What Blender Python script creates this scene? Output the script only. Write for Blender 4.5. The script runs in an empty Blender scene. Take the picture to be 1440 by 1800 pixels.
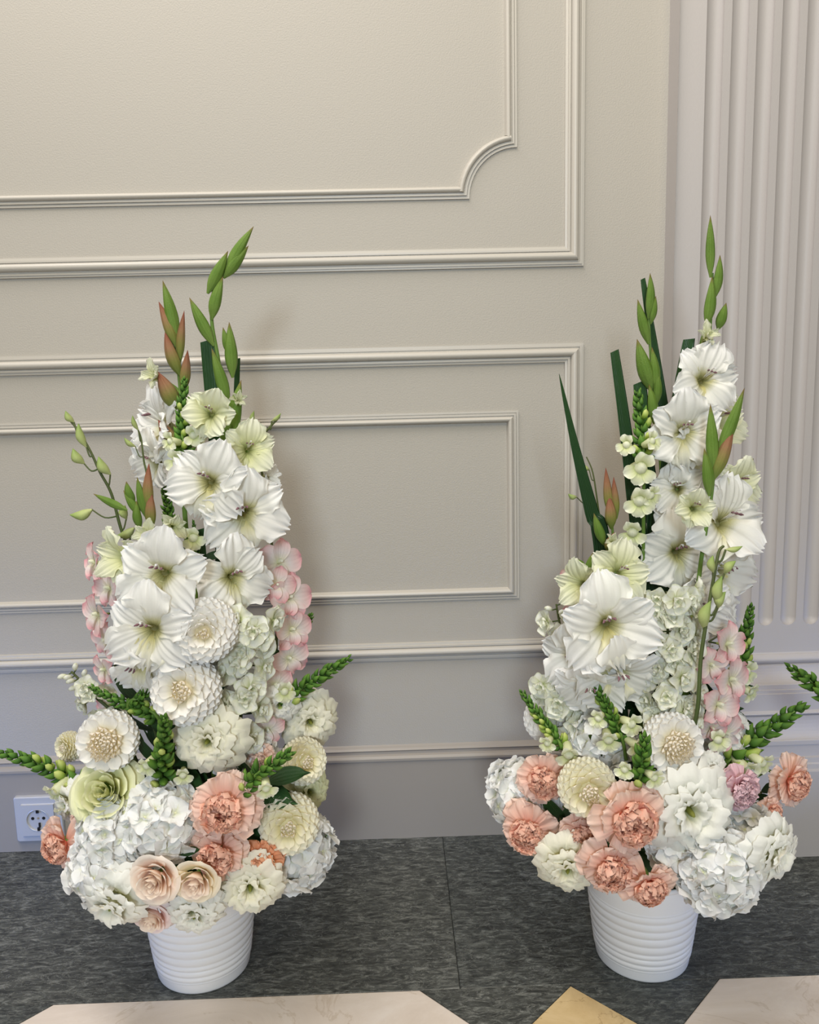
import bpy, math, random
from mathutils import Vector, Matrix
PI = math.pi
sin, cos, sqrt, R_ = math.sin, math.cos, math.sqrt, math.radians
random.seed(7)
C = bpy.context.scene.collection
SC = bpy.context.scene

# ------------------------------------------------------------------ camera
D, HC = 1.36, 0.7978                      # distance to the wall, lens height
RT = Vector((0.99943313, -0.02305731, -0.02453109))
UP = Vector((0.02773677, 0.15095483, 0.98815146))
FW = Vector((0.01908103, 0.98827172, -0.15150879))
cam_d = bpy.data.cameras.new('camera'); cam = bpy.data.objects.new('camera', cam_d); C.objects.link(cam)
m = Matrix.Identity(4)
for i in range(3):
    m[i][0], m[i][1], m[i][2] = RT[i], UP[i], -FW[i]
m[0][3], m[1][3], m[2][3] = 0, -D, HC
cam.matrix_world = m
cam_d.sensor_fit = 'HORIZONTAL'; cam_d.sensor_width = 36; cam_d.lens = 36; cam_d.clip_start = 0.02
SC.camera = cam

# ------------------------------------------------------------------ world and lights
SC.view_settings.view_transform = 'Standard'; SC.view_settings.look = 'None'
SC.view_settings.gamma = 1; SC.view_settings.use_curve_mapping = False
SC.view_settings.exposure = 0.0
w = bpy.data.worlds.new('room_air'); SC.world = w; w.use_nodes = True
w.node_tree.nodes['Background'].inputs[0].default_value = (1.0, 0.94, 0.84, 1)
w.node_tree.nodes['Background'].inputs[1].default_value = 0.17

def area(name, loc, target, sx, sy, power, col):
    l = bpy.data.lights.new(name, 'AREA'); l.shape = 'RECTANGLE'; l.size = sx; l.size_y = sy
    l.energy = power; l.color = col
    o = bpy.data.objects.new(name, l); C.objects.link(o); o.location = loc
    o.rotation_euler = (Vector(target) - Vector(loc)).to_track_quat('-Z', 'Y').to_euler()
    return o
area('ceiling_lamp', (-0.7, -0.90, 2.75), (0.1, -0.10, 0.9), 1.8, 0.5, 47, (1.0, 0.955, 0.93))
area('window_light', (-0.15, -3.3, 1.42), (-0.05, 0, 0.5), 0.40, 0.40, 46, (0.74, 0.87, 1.0))
area('room_lamps', (0.2, -2.2, 2.6), (0.0, -0.2, 0.6), 1.6, 0.8, 28, (1.0, 0.86, 0.60))
side_fill = area('left_blue_fill', (-1.65, -0.85, 0.28), (-0.72, 0, 0.02), 0.4, 0.4, 1.05, (0.06, 0.26, 1.0)); side_fill.data.spread = R_(52)  # added fill light, no real window: tints the low left wall blue
side_fill = area('right_blue_fill', (1.65, -0.85, 0.28), (0.78, -0.1, 0.02), 0.4, 0.4, 0.9, (0.16, 0.36, 1.0)); side_fill.data.spread = R_(52)  # same kind of added fill on the right, cooling the foot of the plinth

# ------------------------------------------------------------------ helpers
def ray(px, py):
    return FW * 1440 + RT * (px - 720) - UP * (py - 900)
def at(px, py, Y):                       # a measured point of the photograph on the vertical plane y = Y
    d = ray(px, py); t = (D + Y) / d.y
    return Vector((d.x * t, Y, HC + d.z * t))
def mpp(p):                              # metres per pixel at a point
    return (p - Vector((0, -D, HC))).dot(FW) / 1440

class MB:
    def __init__(s): s.v = []; s.f = []; s.uv = []; s.mi = []; s.cur = 0
    def grid(s, rows, uvs=None, closed=False):
        n, k = len(rows), len(rows[0]); b = len(s.v)
        for i, r in enumerate(rows):
            for j, p in enumerate(r):
                s.v.append(tuple(p)); s.uv.append(uvs[i][j] if uvs else (j / max(1, k - 1), i / max(1, n - 1)))
        for i in range(n - 1):
            for j in range(k if closed else k - 1):
                j2 = (j + 1) % k
                s.f.append((b + i * k + j, b + i * k + j2, b + (i + 1) * k + j2, b + (i + 1) * k + j)); s.mi.append(s.cur)
    def poly(s, pts, uv=(0.5, 0.5)):
        b = len(s.v)
        for p in pts: s.v.append(tuple(p)); s.uv.append(uv)
        s.f.append(tuple(range(b, b + len(pts)))); s.mi.append(s.cur)
    def box(s, a, b):
        x0, y0, z0 = a; x1, y1, z1 = b
        P = [(x0,y0,z0),(x1,y0,z0),(x1,y1,z0),(x0,y1,z0),(x0,y0,z1),(x1,y0,z1),(x1,y1,z1),(x0,y1,z1)]
        k = len(s.v); s.v += P; s.uv += [(0.5, 0.5)] * 8
        for f in ((0,3,2,1),(4,5,6,7),(0,1,5,4),(1,2,6,5),(2,3,7,6),(3,0,4,7)):
            s.f.append(tuple(k + i for i in f)); s.mi.append(s.cur)
    def tube(s, pts, rad, n=8, cap=True):
        pts = [Vector(p) for p in pts]; N = len(pts)
        if not hasattr(rad, '__len__'): rad = [rad] * N
        rows = []; a = None
        for i, p in enumerate(pts):
            t = (pts[min(i + 1, N - 1)] - pts[max(i - 1, 0)]).normalized()
            if a is None: a = t.orthogonal().normalized()
            a = (a - t * a.dot(t)).normalized(); b = t.cross(a)
            rows.append([p + (a * cos(2 * PI * j / n) + b * sin(2 * PI * j / n)) * rad[i] for j in range(n)])
        s.grid(rows, [[(j / n, i / max(1, N - 1)) for j in range(n)] for i in range(N)], closed=True)
        if cap:
            s.poly(rows[-1], (0.5, 1)); s.poly(rows[0][::-1], (0.5, 0))
    def mesh(s, name, mats, smooth=True):
        me = bpy.data.meshes.new(name); me.from_pydata(s.v, [], s.f)
        ul = me.uv_layers.new(name='UVMap')
        li = [0] * len(me.loops); me.loops.foreach_get('vertex_index', li)
        flat = []
        for i in li: flat += s.uv[i]
        ul.data.foreach_set('uv', flat)
        for mt in (mats if isinstance(mats, (list, tuple)) else [mats]): me.materials.append(mt)
        me.polygons.foreach_set('material_index', s.mi)
        if smooth: me.polygons.foreach_set('use_smooth', [True] * len(s.f))
        me.update(); return me

def link(name, me, parent=None, mat=None):
    o = bpy.data.objects.new(name, me); C.objects.link(o)
    if parent: o.parent = parent
    if mat is not None: o.matrix_basis = mat
    return o
def struct(name, mb, mats, smooth=False, parent=None):
    o = link(name, mb.mesh(name, mats, smooth), parent)
    if parent is None: o['kind'] = 'structure'
    return o
def thing(name, label, cat, group=None, mat=None):
    o = link(name, None, None, mat); o.empty_display_size = 0.02
    o['label'] = label; o['category'] = cat
    if group: o['group'] = group
    return o
def frame(p, n, roll=0.0):               # matrix with local Z along n, local Y as upright as possible
    n = Vector(n).normalized(); u = Vector((0, 0, 1)) - n * n.z
    if u.length < 1e-3: u = Vector((0, 1, 0))
    u.normalize(); x = u.cross(n).normalized()
    u2 = u * cos(roll) + x * sin(roll); x2 = u2.cross(n)
    M = Matrix.Identity(4)
    for i in range(3): M[i][0], M[i][1], M[i][2], M[i][3] = x2[i], u2[i], n[i], p[i]
    return M
def rot(ax, a): return Matrix.Rotation(a, 4, ax)
def tr(x, y, z): return Matrix.Translation((x, y, z))
def scl(*a):
    M = Matrix.Identity(4)
    for i in range(3): M[i][i] = a[i] if len(a) > 1 else a[0]
    return M

# ------------------------------------------------------------------ materials
def s2l(c):
    return tuple((((x / 255) + 0.055) / 1.055) ** 2.4 if x > 10 else x / 255 / 12.92 for x in c) + (1,)
def newmat(name):
    mt = bpy.data.materials.new(name); mt.use_nodes = True
    nt = mt.node_tree; return mt, nt, nt.nodes, nt.links, nt.nodes['Principled BSDF']
def ramp(N, stops):
    r = N.new('ShaderNodeValToRGB'); e = r.color_ramp.elements
    while len(e) < len(stops): e.new(0.5)
    for k, (p, c) in enumerate(stops): e[k].position = p; e[k].color = s2l(c)
    return r
def paint(name, col, rough=0.5, bump=0.02, scale=180):
    mt, nt, N, L, b = newmat(name)
    no = N.new('ShaderNodeTexNoise'); no.inputs['Scale'].default_value = scale; no.inputs['Detail'].default_value = 3
    tc = N.new('ShaderNodeTexCoord'); L.new(tc.outputs['Object'], no.inputs['Vector'])
    bp = N.new('ShaderNodeBump'); bp.inputs['Strength'].default_value = bump; bp.inputs['Distance'].default_value = 0.002
    L.new(no.outputs['Fac'], bp.inputs['Height']); L.new(bp.outputs['Normal'], b.inputs['Normal'])
    b.inputs['Base Color'].default_value = s2l(col); b.inputs['Roughness'].default_value = rough
    return mt
def petal_mat(name, stops, trans=0.28, veins=0.35, vfreq=26, rough=0.55, mottle=0.05, jitter=0.06):
    mt, nt, N, L, b = newmat(name)
    uv = N.new('ShaderNodeUVMap'); sp = N.new('ShaderNodeSeparateXYZ'); L.new(uv.outputs[0], sp.inputs[0])
    tc = N.new('ShaderNodeTexCoord')
    no = N.new('ShaderNodeTexNoise'); no.inputs['Scale'].default_value = 90; no.inputs['Detail'].default_value = 3
    L.new(tc.outputs['Object'], no.inputs['Vector'])
    ma = N.new('ShaderNodeMath'); ma.operation = 'MULTIPLY_ADD'; ma.inputs[1].default_value = mottle * 4; 
    ad = N.new('ShaderNodeMath'); ad.operation = 'SUBTRACT'; ad.inputs[1].default_value = mottle * 2
    L.new(no.outputs['Fac'], ma.inputs[0]); L.new(sp.outputs['Y'], ma.inputs[2]); L.new(ma.outputs[0], ad.inputs[0])
    r = ramp(N, stops); L.new(ad.outputs[0], r.inputs[0])
    oi = N.new('ShaderNodeObjectInfo'); mr = N.new('ShaderNodeMapRange')
    mr.inputs['To Min'].default_value = 1 - jitter; mr.inputs['To Max'].default_value = 1 + jitter * 0.5
    L.new(oi.outputs['Random'], mr.inputs['Value'])
    hv = N.new('ShaderNodeHueSaturation'); L.new(r.outputs[0], hv.inputs['Color']); L.new(mr.outputs[0], hv.inputs['Value'])
    L.new(hv.outputs[0], b.inputs['Base Color']); b.inputs['Roughness'].default_value = rough
    b.inputs['Specular IOR Level'].default_value = 0.25
    wv = N.new('ShaderNodeMath'); wv.operation = 'MULTIPLY'; wv.inputs[1].default_value = vfreq * 2 * PI
    L.new(sp.outputs['X'], wv.inputs[0])
    nn = N.new('ShaderNodeMath'); nn.operation = 'MULTIPLY_ADD'; nn.inputs[1].default_value = 5.0
    L.new(no.outputs['Fac'], nn.inputs[0]); L.new(wv.outputs[0], nn.inputs[2])
    sn = N.new('ShaderNodeMath'); sn.operation = 'SINE'; L.new(nn.outputs[0], sn.inputs[0])
    bp = N.new('ShaderNodeBump'); bp.inputs['Strength'].default_value = veins; bp.inputs['Distance'].default_value = 0.0008
    L.new(sn.outputs[0], bp.inputs['Height']); L.new(bp.outputs['Normal'], b.inputs['Normal'])
    tl = N.new('ShaderNodeBsdfTranslucent'); L.new(hv.outputs[0], tl.inputs['Color']); L.new(bp.outputs['Normal'], tl.inputs['Normal'])
    mx = N.new('ShaderNodeMixShader'); mx.inputs[0].default_value = trans
    L.new(b.outputs[0], mx.inputs[1]); L.new(tl.outputs[0], mx.inputs[2])
    L.new(mx.outputs[0], N['Material Output'].inputs[0])
    return mt

M_wall = paint('wall_paint', (170, 164, 153), 0.6, 0.25, 420)
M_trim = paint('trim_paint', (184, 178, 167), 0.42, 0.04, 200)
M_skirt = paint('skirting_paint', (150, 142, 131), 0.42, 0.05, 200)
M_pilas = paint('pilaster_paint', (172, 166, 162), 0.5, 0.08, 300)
M_plastic = paint('socket_plastic', (176, 176, 178), 0.3, 0.0)
M_grout = paint('dark_grout', (66, 68, 66), 0.8, 0.1)
M_dark = paint('dark_metal', (28, 26, 24), 0.35, 0.0)
M_brass = paint('contact_metal', (150, 135, 110), 0.3, 0.0)
M_pot = paint('ceramic_white', (232, 230, 228), 0.45, 0.03, 250)
M_foam = paint('wet_foam', (60, 84, 48), 0.9, 0.6, 300)

def stone(name, c0, c1, c2, scale, stretch, vein, rough, ang=0.25):
    mt, nt, N, L, b = newmat(name)
    tc = N.new('ShaderNodeTexCoord'); mp = N.new('ShaderNodeMapping')
    mp.inputs['Rotation'].default_value = (0, 0, ang); mp.inputs['Scale'].default_value = (1, stretch, 1)
    L.new(tc.outputs['Object'], mp.inputs['Vector'])
    n1 = N.new('ShaderNodeTexNoise'); n1.inputs['Scale'].default_value = scale; n1.inputs['Detail'].default_value = 12
    n1.inputs['Roughness'].default_value = 0.72; n1.inputs['Distortion'].default_value = 0.9
    L.new(mp.outputs[0], n1.inputs['Vector'])
    r = ramp(N, [(0.36, c0), (0.52, c1), (0.68, c2)]); L.new(n1.outputs['Fac'], r.inputs[0])
    n2 = N.new('ShaderNodeTexNoise'); n2.inputs['Scale'].default_value = scale * 0.45; n2.inputs['Detail'].default_value = 9
    n2.inputs['Roughness'].default_value = 0.62; n2.inputs['Distortion'].default_value = 2.2
    L.new(mp.outputs[0], n2.inputs['Vector'])
    s = N.new('ShaderNodeMath'); s.operation = 'SUBTRACT'; s.inputs[1].default_value = 0.5; L.new(n2.outputs['Fac'], s.inputs[0])
    a = N.new('ShaderNodeMath'); a.operation = 'ABSOLUTE'; L.new(s.outputs[0], a.inputs[0])
    vr = N.new('ShaderNodeMapRange'); vr.inputs['From Min'].default_value = 0.0; vr.inputs['From Max'].default_value = 0.012
    vr.inputs['To Min'].default_value = vein[3]; vr.inputs['To Max'].default_value = 0.0; L.new(a.outputs[0], vr.inputs['Value'])
    mx = N.new('ShaderNodeMix'); mx.data_type = 'RGBA'; mx.inputs['B'].default_value = s2l(vein[:3])
    L.new(vr.outputs[0], mx.inputs['Factor']); L.new(r.outputs[0], mx.inputs['A'])
    L.new(mx.outputs['Result'], b.inputs['Base Color']); b.inputs['Roughness'].default_value = rough
    bp = N.new('ShaderNodeBump'); bp.inputs['Strength'].default_value = 0.12; bp.inputs['Distance'].default_value = 0.001
    L.new(n1.outputs['Fac'], bp.inputs['Height']); L.new(bp.outputs['Normal'], b.inputs['Normal'])
    return mt
M_slate = stone('dark_slate', (30, 32, 30), (68, 70, 66), (122, 124, 118), 42, 3.0, (170, 171, 164, 0.45), 0.40, -0.22)
M_slate2 = stone('dark_slate_other_block', (28, 30, 29), (62, 65, 62), (114, 117, 112), 46, 2.8, (165, 166, 160, 0.4), 0.40, -0.30)
M_marble = stone('cream_marble', (206, 192, 178), (214, 201, 188), (222, 211, 200), 6, 1.6, (170, 146, 116, 0.35), 0.3, 0.6)
M_ochre = stone('ochre_marble', (186, 158, 112), (198, 172, 126), (208, 184, 140), 9, 1.3, (142, 112, 70, 0.6), 0.32, 0.9)

# ------------------------------------------------------------------ the room
WY = 0.012                               # wall surface; the skirting face is y = 0
mb = MB(); mb.box((-2.2, WY, -0.02), (2.2, WY + 0.12, 2.9)); struct('wall_back', mb, M_wall)

mb = MB(); mb.box((-2.2, -4.2, -0.06), (2.2, 0.13, -0.012))
floor = struct('floor', mb, M_grout)
def tile(pts, mt, label=None, parent=floor):
    cx = sum(p[0] for p in pts) / len(pts); cy = sum(p[1] for p in pts) / len(pts)
    g = 0.00035; q = []
    n = len(pts)
    for i in range(n):                    # shrink by the joint
        a, b, c = Vector(pts[i - 1]), Vector(pts[i]), Vector(pts[(i + 1) % n])
        e1 = (b - a).normalized(); e2 = (c - b).normalized()
        n1 = Vector((-e1.y, e1.x)); n2 = Vector((-e2.y, e2.x)); bb = (n1 + n2).normalized()
        q.append(b + bb * (g / max(0.3, bb.dot(n1))))
    mb = MB()
    def ring(k, z): return [((p.x - cx) * k, (p.y - cy) * k, z) for p in q]
    top = ring(1 - 0.0006 / 0.2, 0.0); ed = ring(1, -0.0006); bo = ring(1, -0.0125)
    mb.poly(top)
    for i in range(n):
        j = (i + 1) % n
        mb.poly([ed[i], ed[j], top[j], top[i]]); mb.poly([bo[i], bo[j], ed[j], ed[i]])
    o = link('tile', mb.mesh('tile', mt, False), parent, tr(cx, cy, 0))
    if label: o['label'] = label
    return o
BL = -0.3745
for k in range(-2, 3):                    # dark band along the wall
    x0 = 0.071 + 0.8897 * k
    tile([(x0, BL), (x0 + 0.8897, BL), (x0 + 0.8897, 0.011), (x0, 0.011)], M_slate if k % 2 else M_slate2, 'dark grey veined stone tile')
P_, cut, ow = 0.8897, 0.102, 0.4858
for k in range(-2, 3):
    for r in range(3):
        x0 = -0.469 + P_ * k; yb = BL - r * P_
        x1 = x0 + ow; a, b = x0 - cut, x1 + cut; y1 = yb - cut; y2 = y1 - ow; y3 = y2 - cut
        tile([(x0, y3), (x1, y3), (b, y2), (b, y1), (x1, yb), (x0, yb), (a, y1), (a, y2)], M_marble, 'cream marble octagonal inlay')
        cx = x1 + (P_ - ow) / 2; h = (P_ - ow) / 2 - cut
        if r == 0:
            cy = yb - 0.003 - 0.1
            dd = 0.0998
            tile([(cx, cy - dd), (cx + dd, cy), (cx, cy + dd), (cx - dd, cy)], M_ochre, 'ochre marble diamond inlay')
            tile([(x1, yb), (b, y1), (cx - dd, cy), (cx, cy + dd), (cx, yb)], M_slate)
            ysb = y1 - 0.10
            tile([(b, ysb), (cx, cy - dd), (cx - dd, cy)][::-1], M_slate2)
            tile([(b + 2 * h, ysb), (cx + dd, cy), (cx, cy - dd)][::-1], M_slate)
            tile([(cx, yb), (cx, cy + dd), (cx + dd, cy), (x1 + P_ - ow - cut, y1), (x1 + P_ - ow, yb)], M_slate2)
        ys = y1 - (0.10 if r == 0 else -cut)
        tile([(b, y3 - (P_ - ow - 2 * cut)), (b + 2 * h, y3 - (P_ - ow - 2 * cut)), (b + 2 * h, ys), (b, ys)], M_slate)
        tile([(x0, y3 - (P_ - ow - 2 * cut)), (x1, y3 - (P_ - ow - 2 * cut)), (x1, y3), (x0, y3)], M_slate2)

def sweep(mb, path, prof, to3, closed=True, inward=1):
    """path of 2D points, profile (s, h): s = distance from the path to its left * inward, h = height."""
    n = len(path); P = [Vector(p) for p in path]; dirs = []
    for i in range(n):
        a = P[i - 1] if (closed or i > 0) else None
        c = P[(i + 1) % n] if (closed or i < n - 1) else None
        e1 = (P[i] - a).normalized() if a is not None else (c - P[i]).normalized()
        e2 = (c - P[i]).normalized() if c is not None else e1
        n1 = Vector((-e1.y, e1.x)); n2 = Vector((-e2.y, e2.x)); b = (n1 + n2).normalized()
        dirs.append(b * (inward / max(0.35, b.dot(n1))))
    rows = []
    for s, h in prof: rows.append([to3(P[i] + dirs[i] * s, h) for i in range(n)])
    for a, b in zip(rows, rows[1:]): mb.grid([a, b], closed=closed)
on_wall = lambda p, h: (p.x, WY - h, p.y)
def rnd(s0, s1, h0, h1, n=7):
    return [(s0 + (s1 - s0) * (1 - cos(PI * i / n)) / 2, h0 + (h1 - h0) * sin(PI * i / n)) for i in range(n + 1)]
big = [(0, 0), (0, .0042), (.0030, .0042), (.0032, .0062), (.0062, .0062), (.0066, .0046), (.0088, .0050)] + rnd(.0090, .0215, .0060, .0135, 10) + \
      [(.0222, .0050), (.0228, .0050), (.0232, .0072), (.0262, .0072), (.0266, .0045), (.0306, .0040), (.0310, 0)]
small = [(0, 0), (0, .0034), (.0030, .0034), (.0034, .0022), (.0044, .0022), (.0048, .0058), (.0076, .0058), (.0082, .0040), (.0092, .0040)] + \
        rnd(.0094, .0180, .0045, .0105, 8) + [(.0186, .0030), (.0195, 0)]
XL = -1.75
def rect(x0, x1, z0, z1): return [(x0, z0), (x1, z0), (x1, z1), (x0, z1)]
mb = MB(); sweep(mb, rect(XL, .3188, .9844, 2.55), big, on_wall); struct('trim_1', mb, M_trim)
rc = .0770
arc = [(.2116 - rc * cos(a), 1.0922 + rc * sin(a)) for a in [PI / 2 * i / 14 for i in range(15)]]
arc = [(x, z) for x, z in arc]
path = [(XL + .1, 1.0922)] + arc + [(.2116, 2.44), (XL + .1, 2.44)]
mb = MB(); sweep(mb, path, small, on_wall); struct('trim_2', mb, M_trim)
mb = MB(); sweep(mb, rect(XL, .3197, .3278, .8618), big, on_wall); struct('trim_3', mb, M_trim)
mb = MB(); sweep(mb, rect(XL + .1, .2118, .4325, .7535), small, on_wall); struct('trim_4', mb, M_trim)

# skirting with its cap moulding
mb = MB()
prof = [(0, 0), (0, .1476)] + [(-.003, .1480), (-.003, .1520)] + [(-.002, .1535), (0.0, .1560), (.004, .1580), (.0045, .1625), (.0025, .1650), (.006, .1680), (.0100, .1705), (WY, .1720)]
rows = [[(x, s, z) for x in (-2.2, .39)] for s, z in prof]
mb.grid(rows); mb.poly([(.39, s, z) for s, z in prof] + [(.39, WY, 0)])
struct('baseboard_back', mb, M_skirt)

# fluted pilaster on its plinth
PX0, PY = .4525, -.034
mb = MB(); PXR = PX0 + .0412 * 2 + .0385 * 7 - .014
mb.poly([(PX0, WY, .34), (PX0, PY, .34), (PX0, PY, 2.9), (PX0, WY, 2.9)])
mb.poly([(PXR, PY, .34), (PXR, WY, .34), (PXR, WY, 2.9), (PXR, PY, 2.9)])
ztop, zc, fw, pitch, dep = 2.8, .3965, .0262, .0385, .0100
cols = [(PX0, 0, 0)]
x = PX0 + .0412
for k in range(7):
    for i in range(15):
        t = -cos(PI * i / 14); cols.append((x + fw / 2 + t * fw / 2, t, 1))
    x += pitch
cols.append((PXR, 0, 0))
NS = 6
rows = [[] for _ in range(NS + 4)]
for (cx, t, fl) in cols:
    r = fw / 2; ch = sqrt(max(0, 1 - t * t)) if fl else 0
    rows[0].append((cx, PY, .325)); zb = zc - r * ch
    rows[1].append((cx, PY, zb if fl else zc))
    for i in range(1, NS + 1):
        z = zb + (zc - zb) * (1 - cos(PI / 2 * i / NS)) if i < NS else zc
        q = ((zc - z) / r) if fl else 0
        rows[1 + i].append((cx, PY + dep * sqrt(max(0, 1 - t * t - q * q)), z if fl else zc))
    rows[NS + 2].append((cx, PY + dep * ch, ztop)); rows[NS + 3].append((cx, PY, ztop + .05))
mb.grid(rows)
o = struct('trim_5', mb, M_pilas, True)
mod = o.modifiers.new('edges', 'EDGE_SPLIT'); mod.split_angle = R_(35)
# plinth mouldings: profile (distance out from the wall, z), mitred round the left return
bp = [(.0462, .336), (.0475, .334), (.050, .3335)] + [(.050 + .006 * sin(PI * i / 8), .3335 - .0165 * i / 8) for i in range(9)] + \
     [(.0515, .3165), (.0525, .3155)] + [(.0535 + .0205 * (1 - cos(PI / 2 * i / 8)), .3150 - .0250 * sin(PI / 2 * i / 8)) for i in range(9)] + \
     [(.0755, .2890), (.0760, .2815), (.0785, .2810), (.0785, .2755), (.0810, .2750), (.0810, .2470)] + \
     [(.081 + .0055 * sin(PI * i / 6), .2465 - .0085 * i / 6) for i in range(7)] + [(.0830, .2370)] + \
     [(.0835 + .016 * (1 - cos(PI / 2 * i / 8)), .2365 - .0345 * sin(PI / 2 * i / 8)) for i in range(9)] + \
     [(.1010, .2010), (.1010, .1940), (.0990, .1930), (.0990, .1730), (.1040, .1720), (.1045, .1640), (.1075, .1620), (.1080, .1540), (.1135, .1520), (.1135, 0)]
plan = [(PX0, WY), (PX0, WY - .0001), (PXR, WY - .0001), (PXR, WY)]
def plan3(p, h): return (p.x, p.y, h)
rows = []
for s, z in bp:
    e = s - .046
    rows.append([(PX0 - e, WY, z), (PX0 - e, WY - s, z), (PXR + e, WY - s, z), (PXR + e, WY, z)])
mb = MB()
for a, b in zip(rows, rows[1:]): mb.grid([b, a])
mb.poly(rows[0])
struct('trim_6', mb, M_pilas)

# wall socket set on the skirting
t = thing('wall_socket', 'white square power socket on the skirting at the left', 'socket', None, tr(-.6365, 0, .0645))
def rbox(mb, hw, y0, y1, ins, rad=.004, n=4):
    def ring(h, y, r):
        o = []
        for qx, qz, a0 in ((1, 1, 0), (-1, 1, PI / 2), (-1, -1, PI), (1, -1, 1.5 * PI)):
            for i in range(n + 1):
                a = a0 + PI / 2 * i / n; o.append((qx * (h - r) + r * cos(a), y, qz * (h - r) + r * sin(a)))
        return o
    R3 = [ring(hw, y0, rad), ring(hw, y1 + .002, rad), ring(hw - .0015, y1, rad)]
    mb.grid(R3, closed=True); return R3
mb = MB(); r3 = rbox(mb, .0415, 0, -.0085, 0)
r4 = rbox(mb, .0300, -.0085, -.0100, 0, .002); mb.grid([r3[-1], r4[0]], closed=True)
mb.poly(r4[-1][::-1])
pl = link('cover_plate', mb.mesh('cover_plate', M_plastic, False), t)
mb = MB(); sq = .0285; n = 32
def sqp(a, h):
    k = h / max(abs(cos(a)), abs(sin(a))); return (k * cos(a), k * sin(a))
ang = [2 * PI * i / n for i in range(n)]
mb.grid([[(sqp(a, sq)[0], -.0095, sqp(a, sq)[1]) for a in ang], [(sqp(a, sq)[0], -.0125, sqp(a, sq)[1]) for a in ang],
         [(.0208 * cos(a), -.0125, .0208 * sin(a)) for a in ang]], closed=True)
link('socket_insert', mb.mesh('socket_insert', M_plastic, False), t)
mb = MB(); rr = .0200
mb.grid([[(.0208 * cos(a), -.0128, .0208 * sin(a)) for a in ang], [(.0200 * cos(a), -.0132, .0200 * sin(a)) for a in ang],
         [(.0190 * cos(a), -.0126, .0190 * sin(a)) for a in ang], [(.0185 * cos(a), -.0102, .0185 * sin(a)) for a in ang]], closed=True)
mb.poly([(.0185 * cos(a), -.0102, .0185 * sin(a)) for a in ang][::-1])
link('socket_well', mb.mesh('socket_well', M_plastic, False), t)
for sx in (-1, 1):
    mb = MB(); mb.tube([(sx * .0095, -.0101, .003), (sx * .0095, -.0108, .003)], .0028, 12); link('pin_hole', mb.mesh('pin_hole', M_dark), t)
for sz in (-1, 1):
    mb = MB(); mb.box((-.0022, -.0130, sz * .0165 - .003), (.0022, -.0101, sz * .0165 + .003)); link('earth_clip', mb.mesh('earth_clip', M_dark, False), t)
mb = MB(); mb.tube([(0, -.0101, .003), (0, -.0108, .003)], .0020, 10); link('screw', mb.mesh('screw', M_brass), t)
mb = MB(); mb.box((.0005, -.0125, -.013), (.0035, -.0101, -.005)); link('earth_clip', mb.mesh('earth_clip', M_dark, False), t)

# ------------------------------------------------------------------ flower materials
M_glad = petal_mat('gladiolus_petal', [(0, (150, 148, 84)), (.16, (206, 202, 150)), (.34, (248, 246, 236)), (1, (251, 250, 248))], .34, .35, 9)
M_gladlip = petal_mat('gladiolus_lip', [(0, (160, 150, 80)), (.22, (226, 218, 150)), (.55, (250, 246, 222)), (1, (251, 250, 246))], .34, .35, 9)
M_gladgreen = petal_mat('young_gladiolus_petal', [(0, (164, 172, 96)), (.3, (222, 224, 170)), (1, (245, 245, 226))], .32, .4, 9)
M_dahlia = petal_mat('dahlia_petal', [(0, (238, 230, 200)), (.4, (250, 247, 238)), (1, (252, 250, 247))], .34, .3, 3, mottle=.02)
M_dahliac = petal_mat('cream_dahlia_petal', [(0, (236, 226, 170)), (.5, (250, 245, 216)), (1, (252, 248, 232))], .34, .3, 3, mottle=.02)
M_dahliab = petal_mat('dahlia_heart', [(0, (240, 224, 176)), (.5, (251, 240, 216)), (1, (253, 246, 234))], .38, .4, 3)
M_salmon = petal_mat('salmon_carnation_petal', [(0, (246, 140, 112)), (.5, (255, 178, 150)), (1, (255, 208, 184))], .32, .4, 7)
M_salmonp = petal_mat('pale_salmon_petal', [(0, (250, 176, 150)), (.45, (255, 208, 186)), (1, (255, 228, 212))], .34, .4, 7)
M_peach = petal_mat('peach_carnation_petal', [(0, (240, 126, 74)), (.5, (252, 164, 116)), (1, (254, 190, 150))], .25, .5, 7)
M_mauve = petal_mat('mauve_carnation_petal', [(0, (222, 140, 144)), (.5, (240, 190, 196)), (1, (246, 210, 216))], .25, .5, 7)
M_lisi = petal_mat('lisianthus_petal', [(0, (196, 200, 120)), (.28, (236, 234, 180)), (.6, (249, 246, 220)), (1, (251, 248, 232))], .34, .3, 6)
M_lisiw = petal_mat('white_lisianthus_petal', [(0, (200, 204, 136)), (.25, (240, 240, 204)), (.55, (250, 249, 236)), (1, (252, 251, 244))], .34, .3, 6)
M_lisig = petal_mat('green_lisianthus_petal', [(0, (196, 204, 124)), (.5, (230, 232, 176)), (1, (242, 242, 204))], .32, .3, 6)
M_rose = petal_mat('blush_rose_petal', [(0, (252, 206, 180)), (.6, (254, 236, 220)), (1, (254, 243, 230))], .38, .2, 4)
M_rosec = petal_mat('cream_rose_petal', [(0, (226, 220, 160)), (.5, (252, 238, 204)), (1, (253, 243, 222))], .36, .2, 4)
M_rosep = petal_mat('pale_pink_rose_petal', [(0, (250, 204, 190)), (.6, (252, 230, 224)), (1, (252, 238, 234))], .36, .2, 4)
M_hyd = petal_mat('hydrangea_petal', [(0, (226, 228, 196)), (.3, (246, 246, 240)), (1, (250, 250, 250))], .34, .3, 4, jitter=.08)
M_delph = petal_mat('delphinium_petal', [(0, (190, 200, 130)), (.3, (240, 240, 214)), (.85, (250, 250, 242)), (1, (226, 230, 196))], .34, .4, 4)
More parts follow.
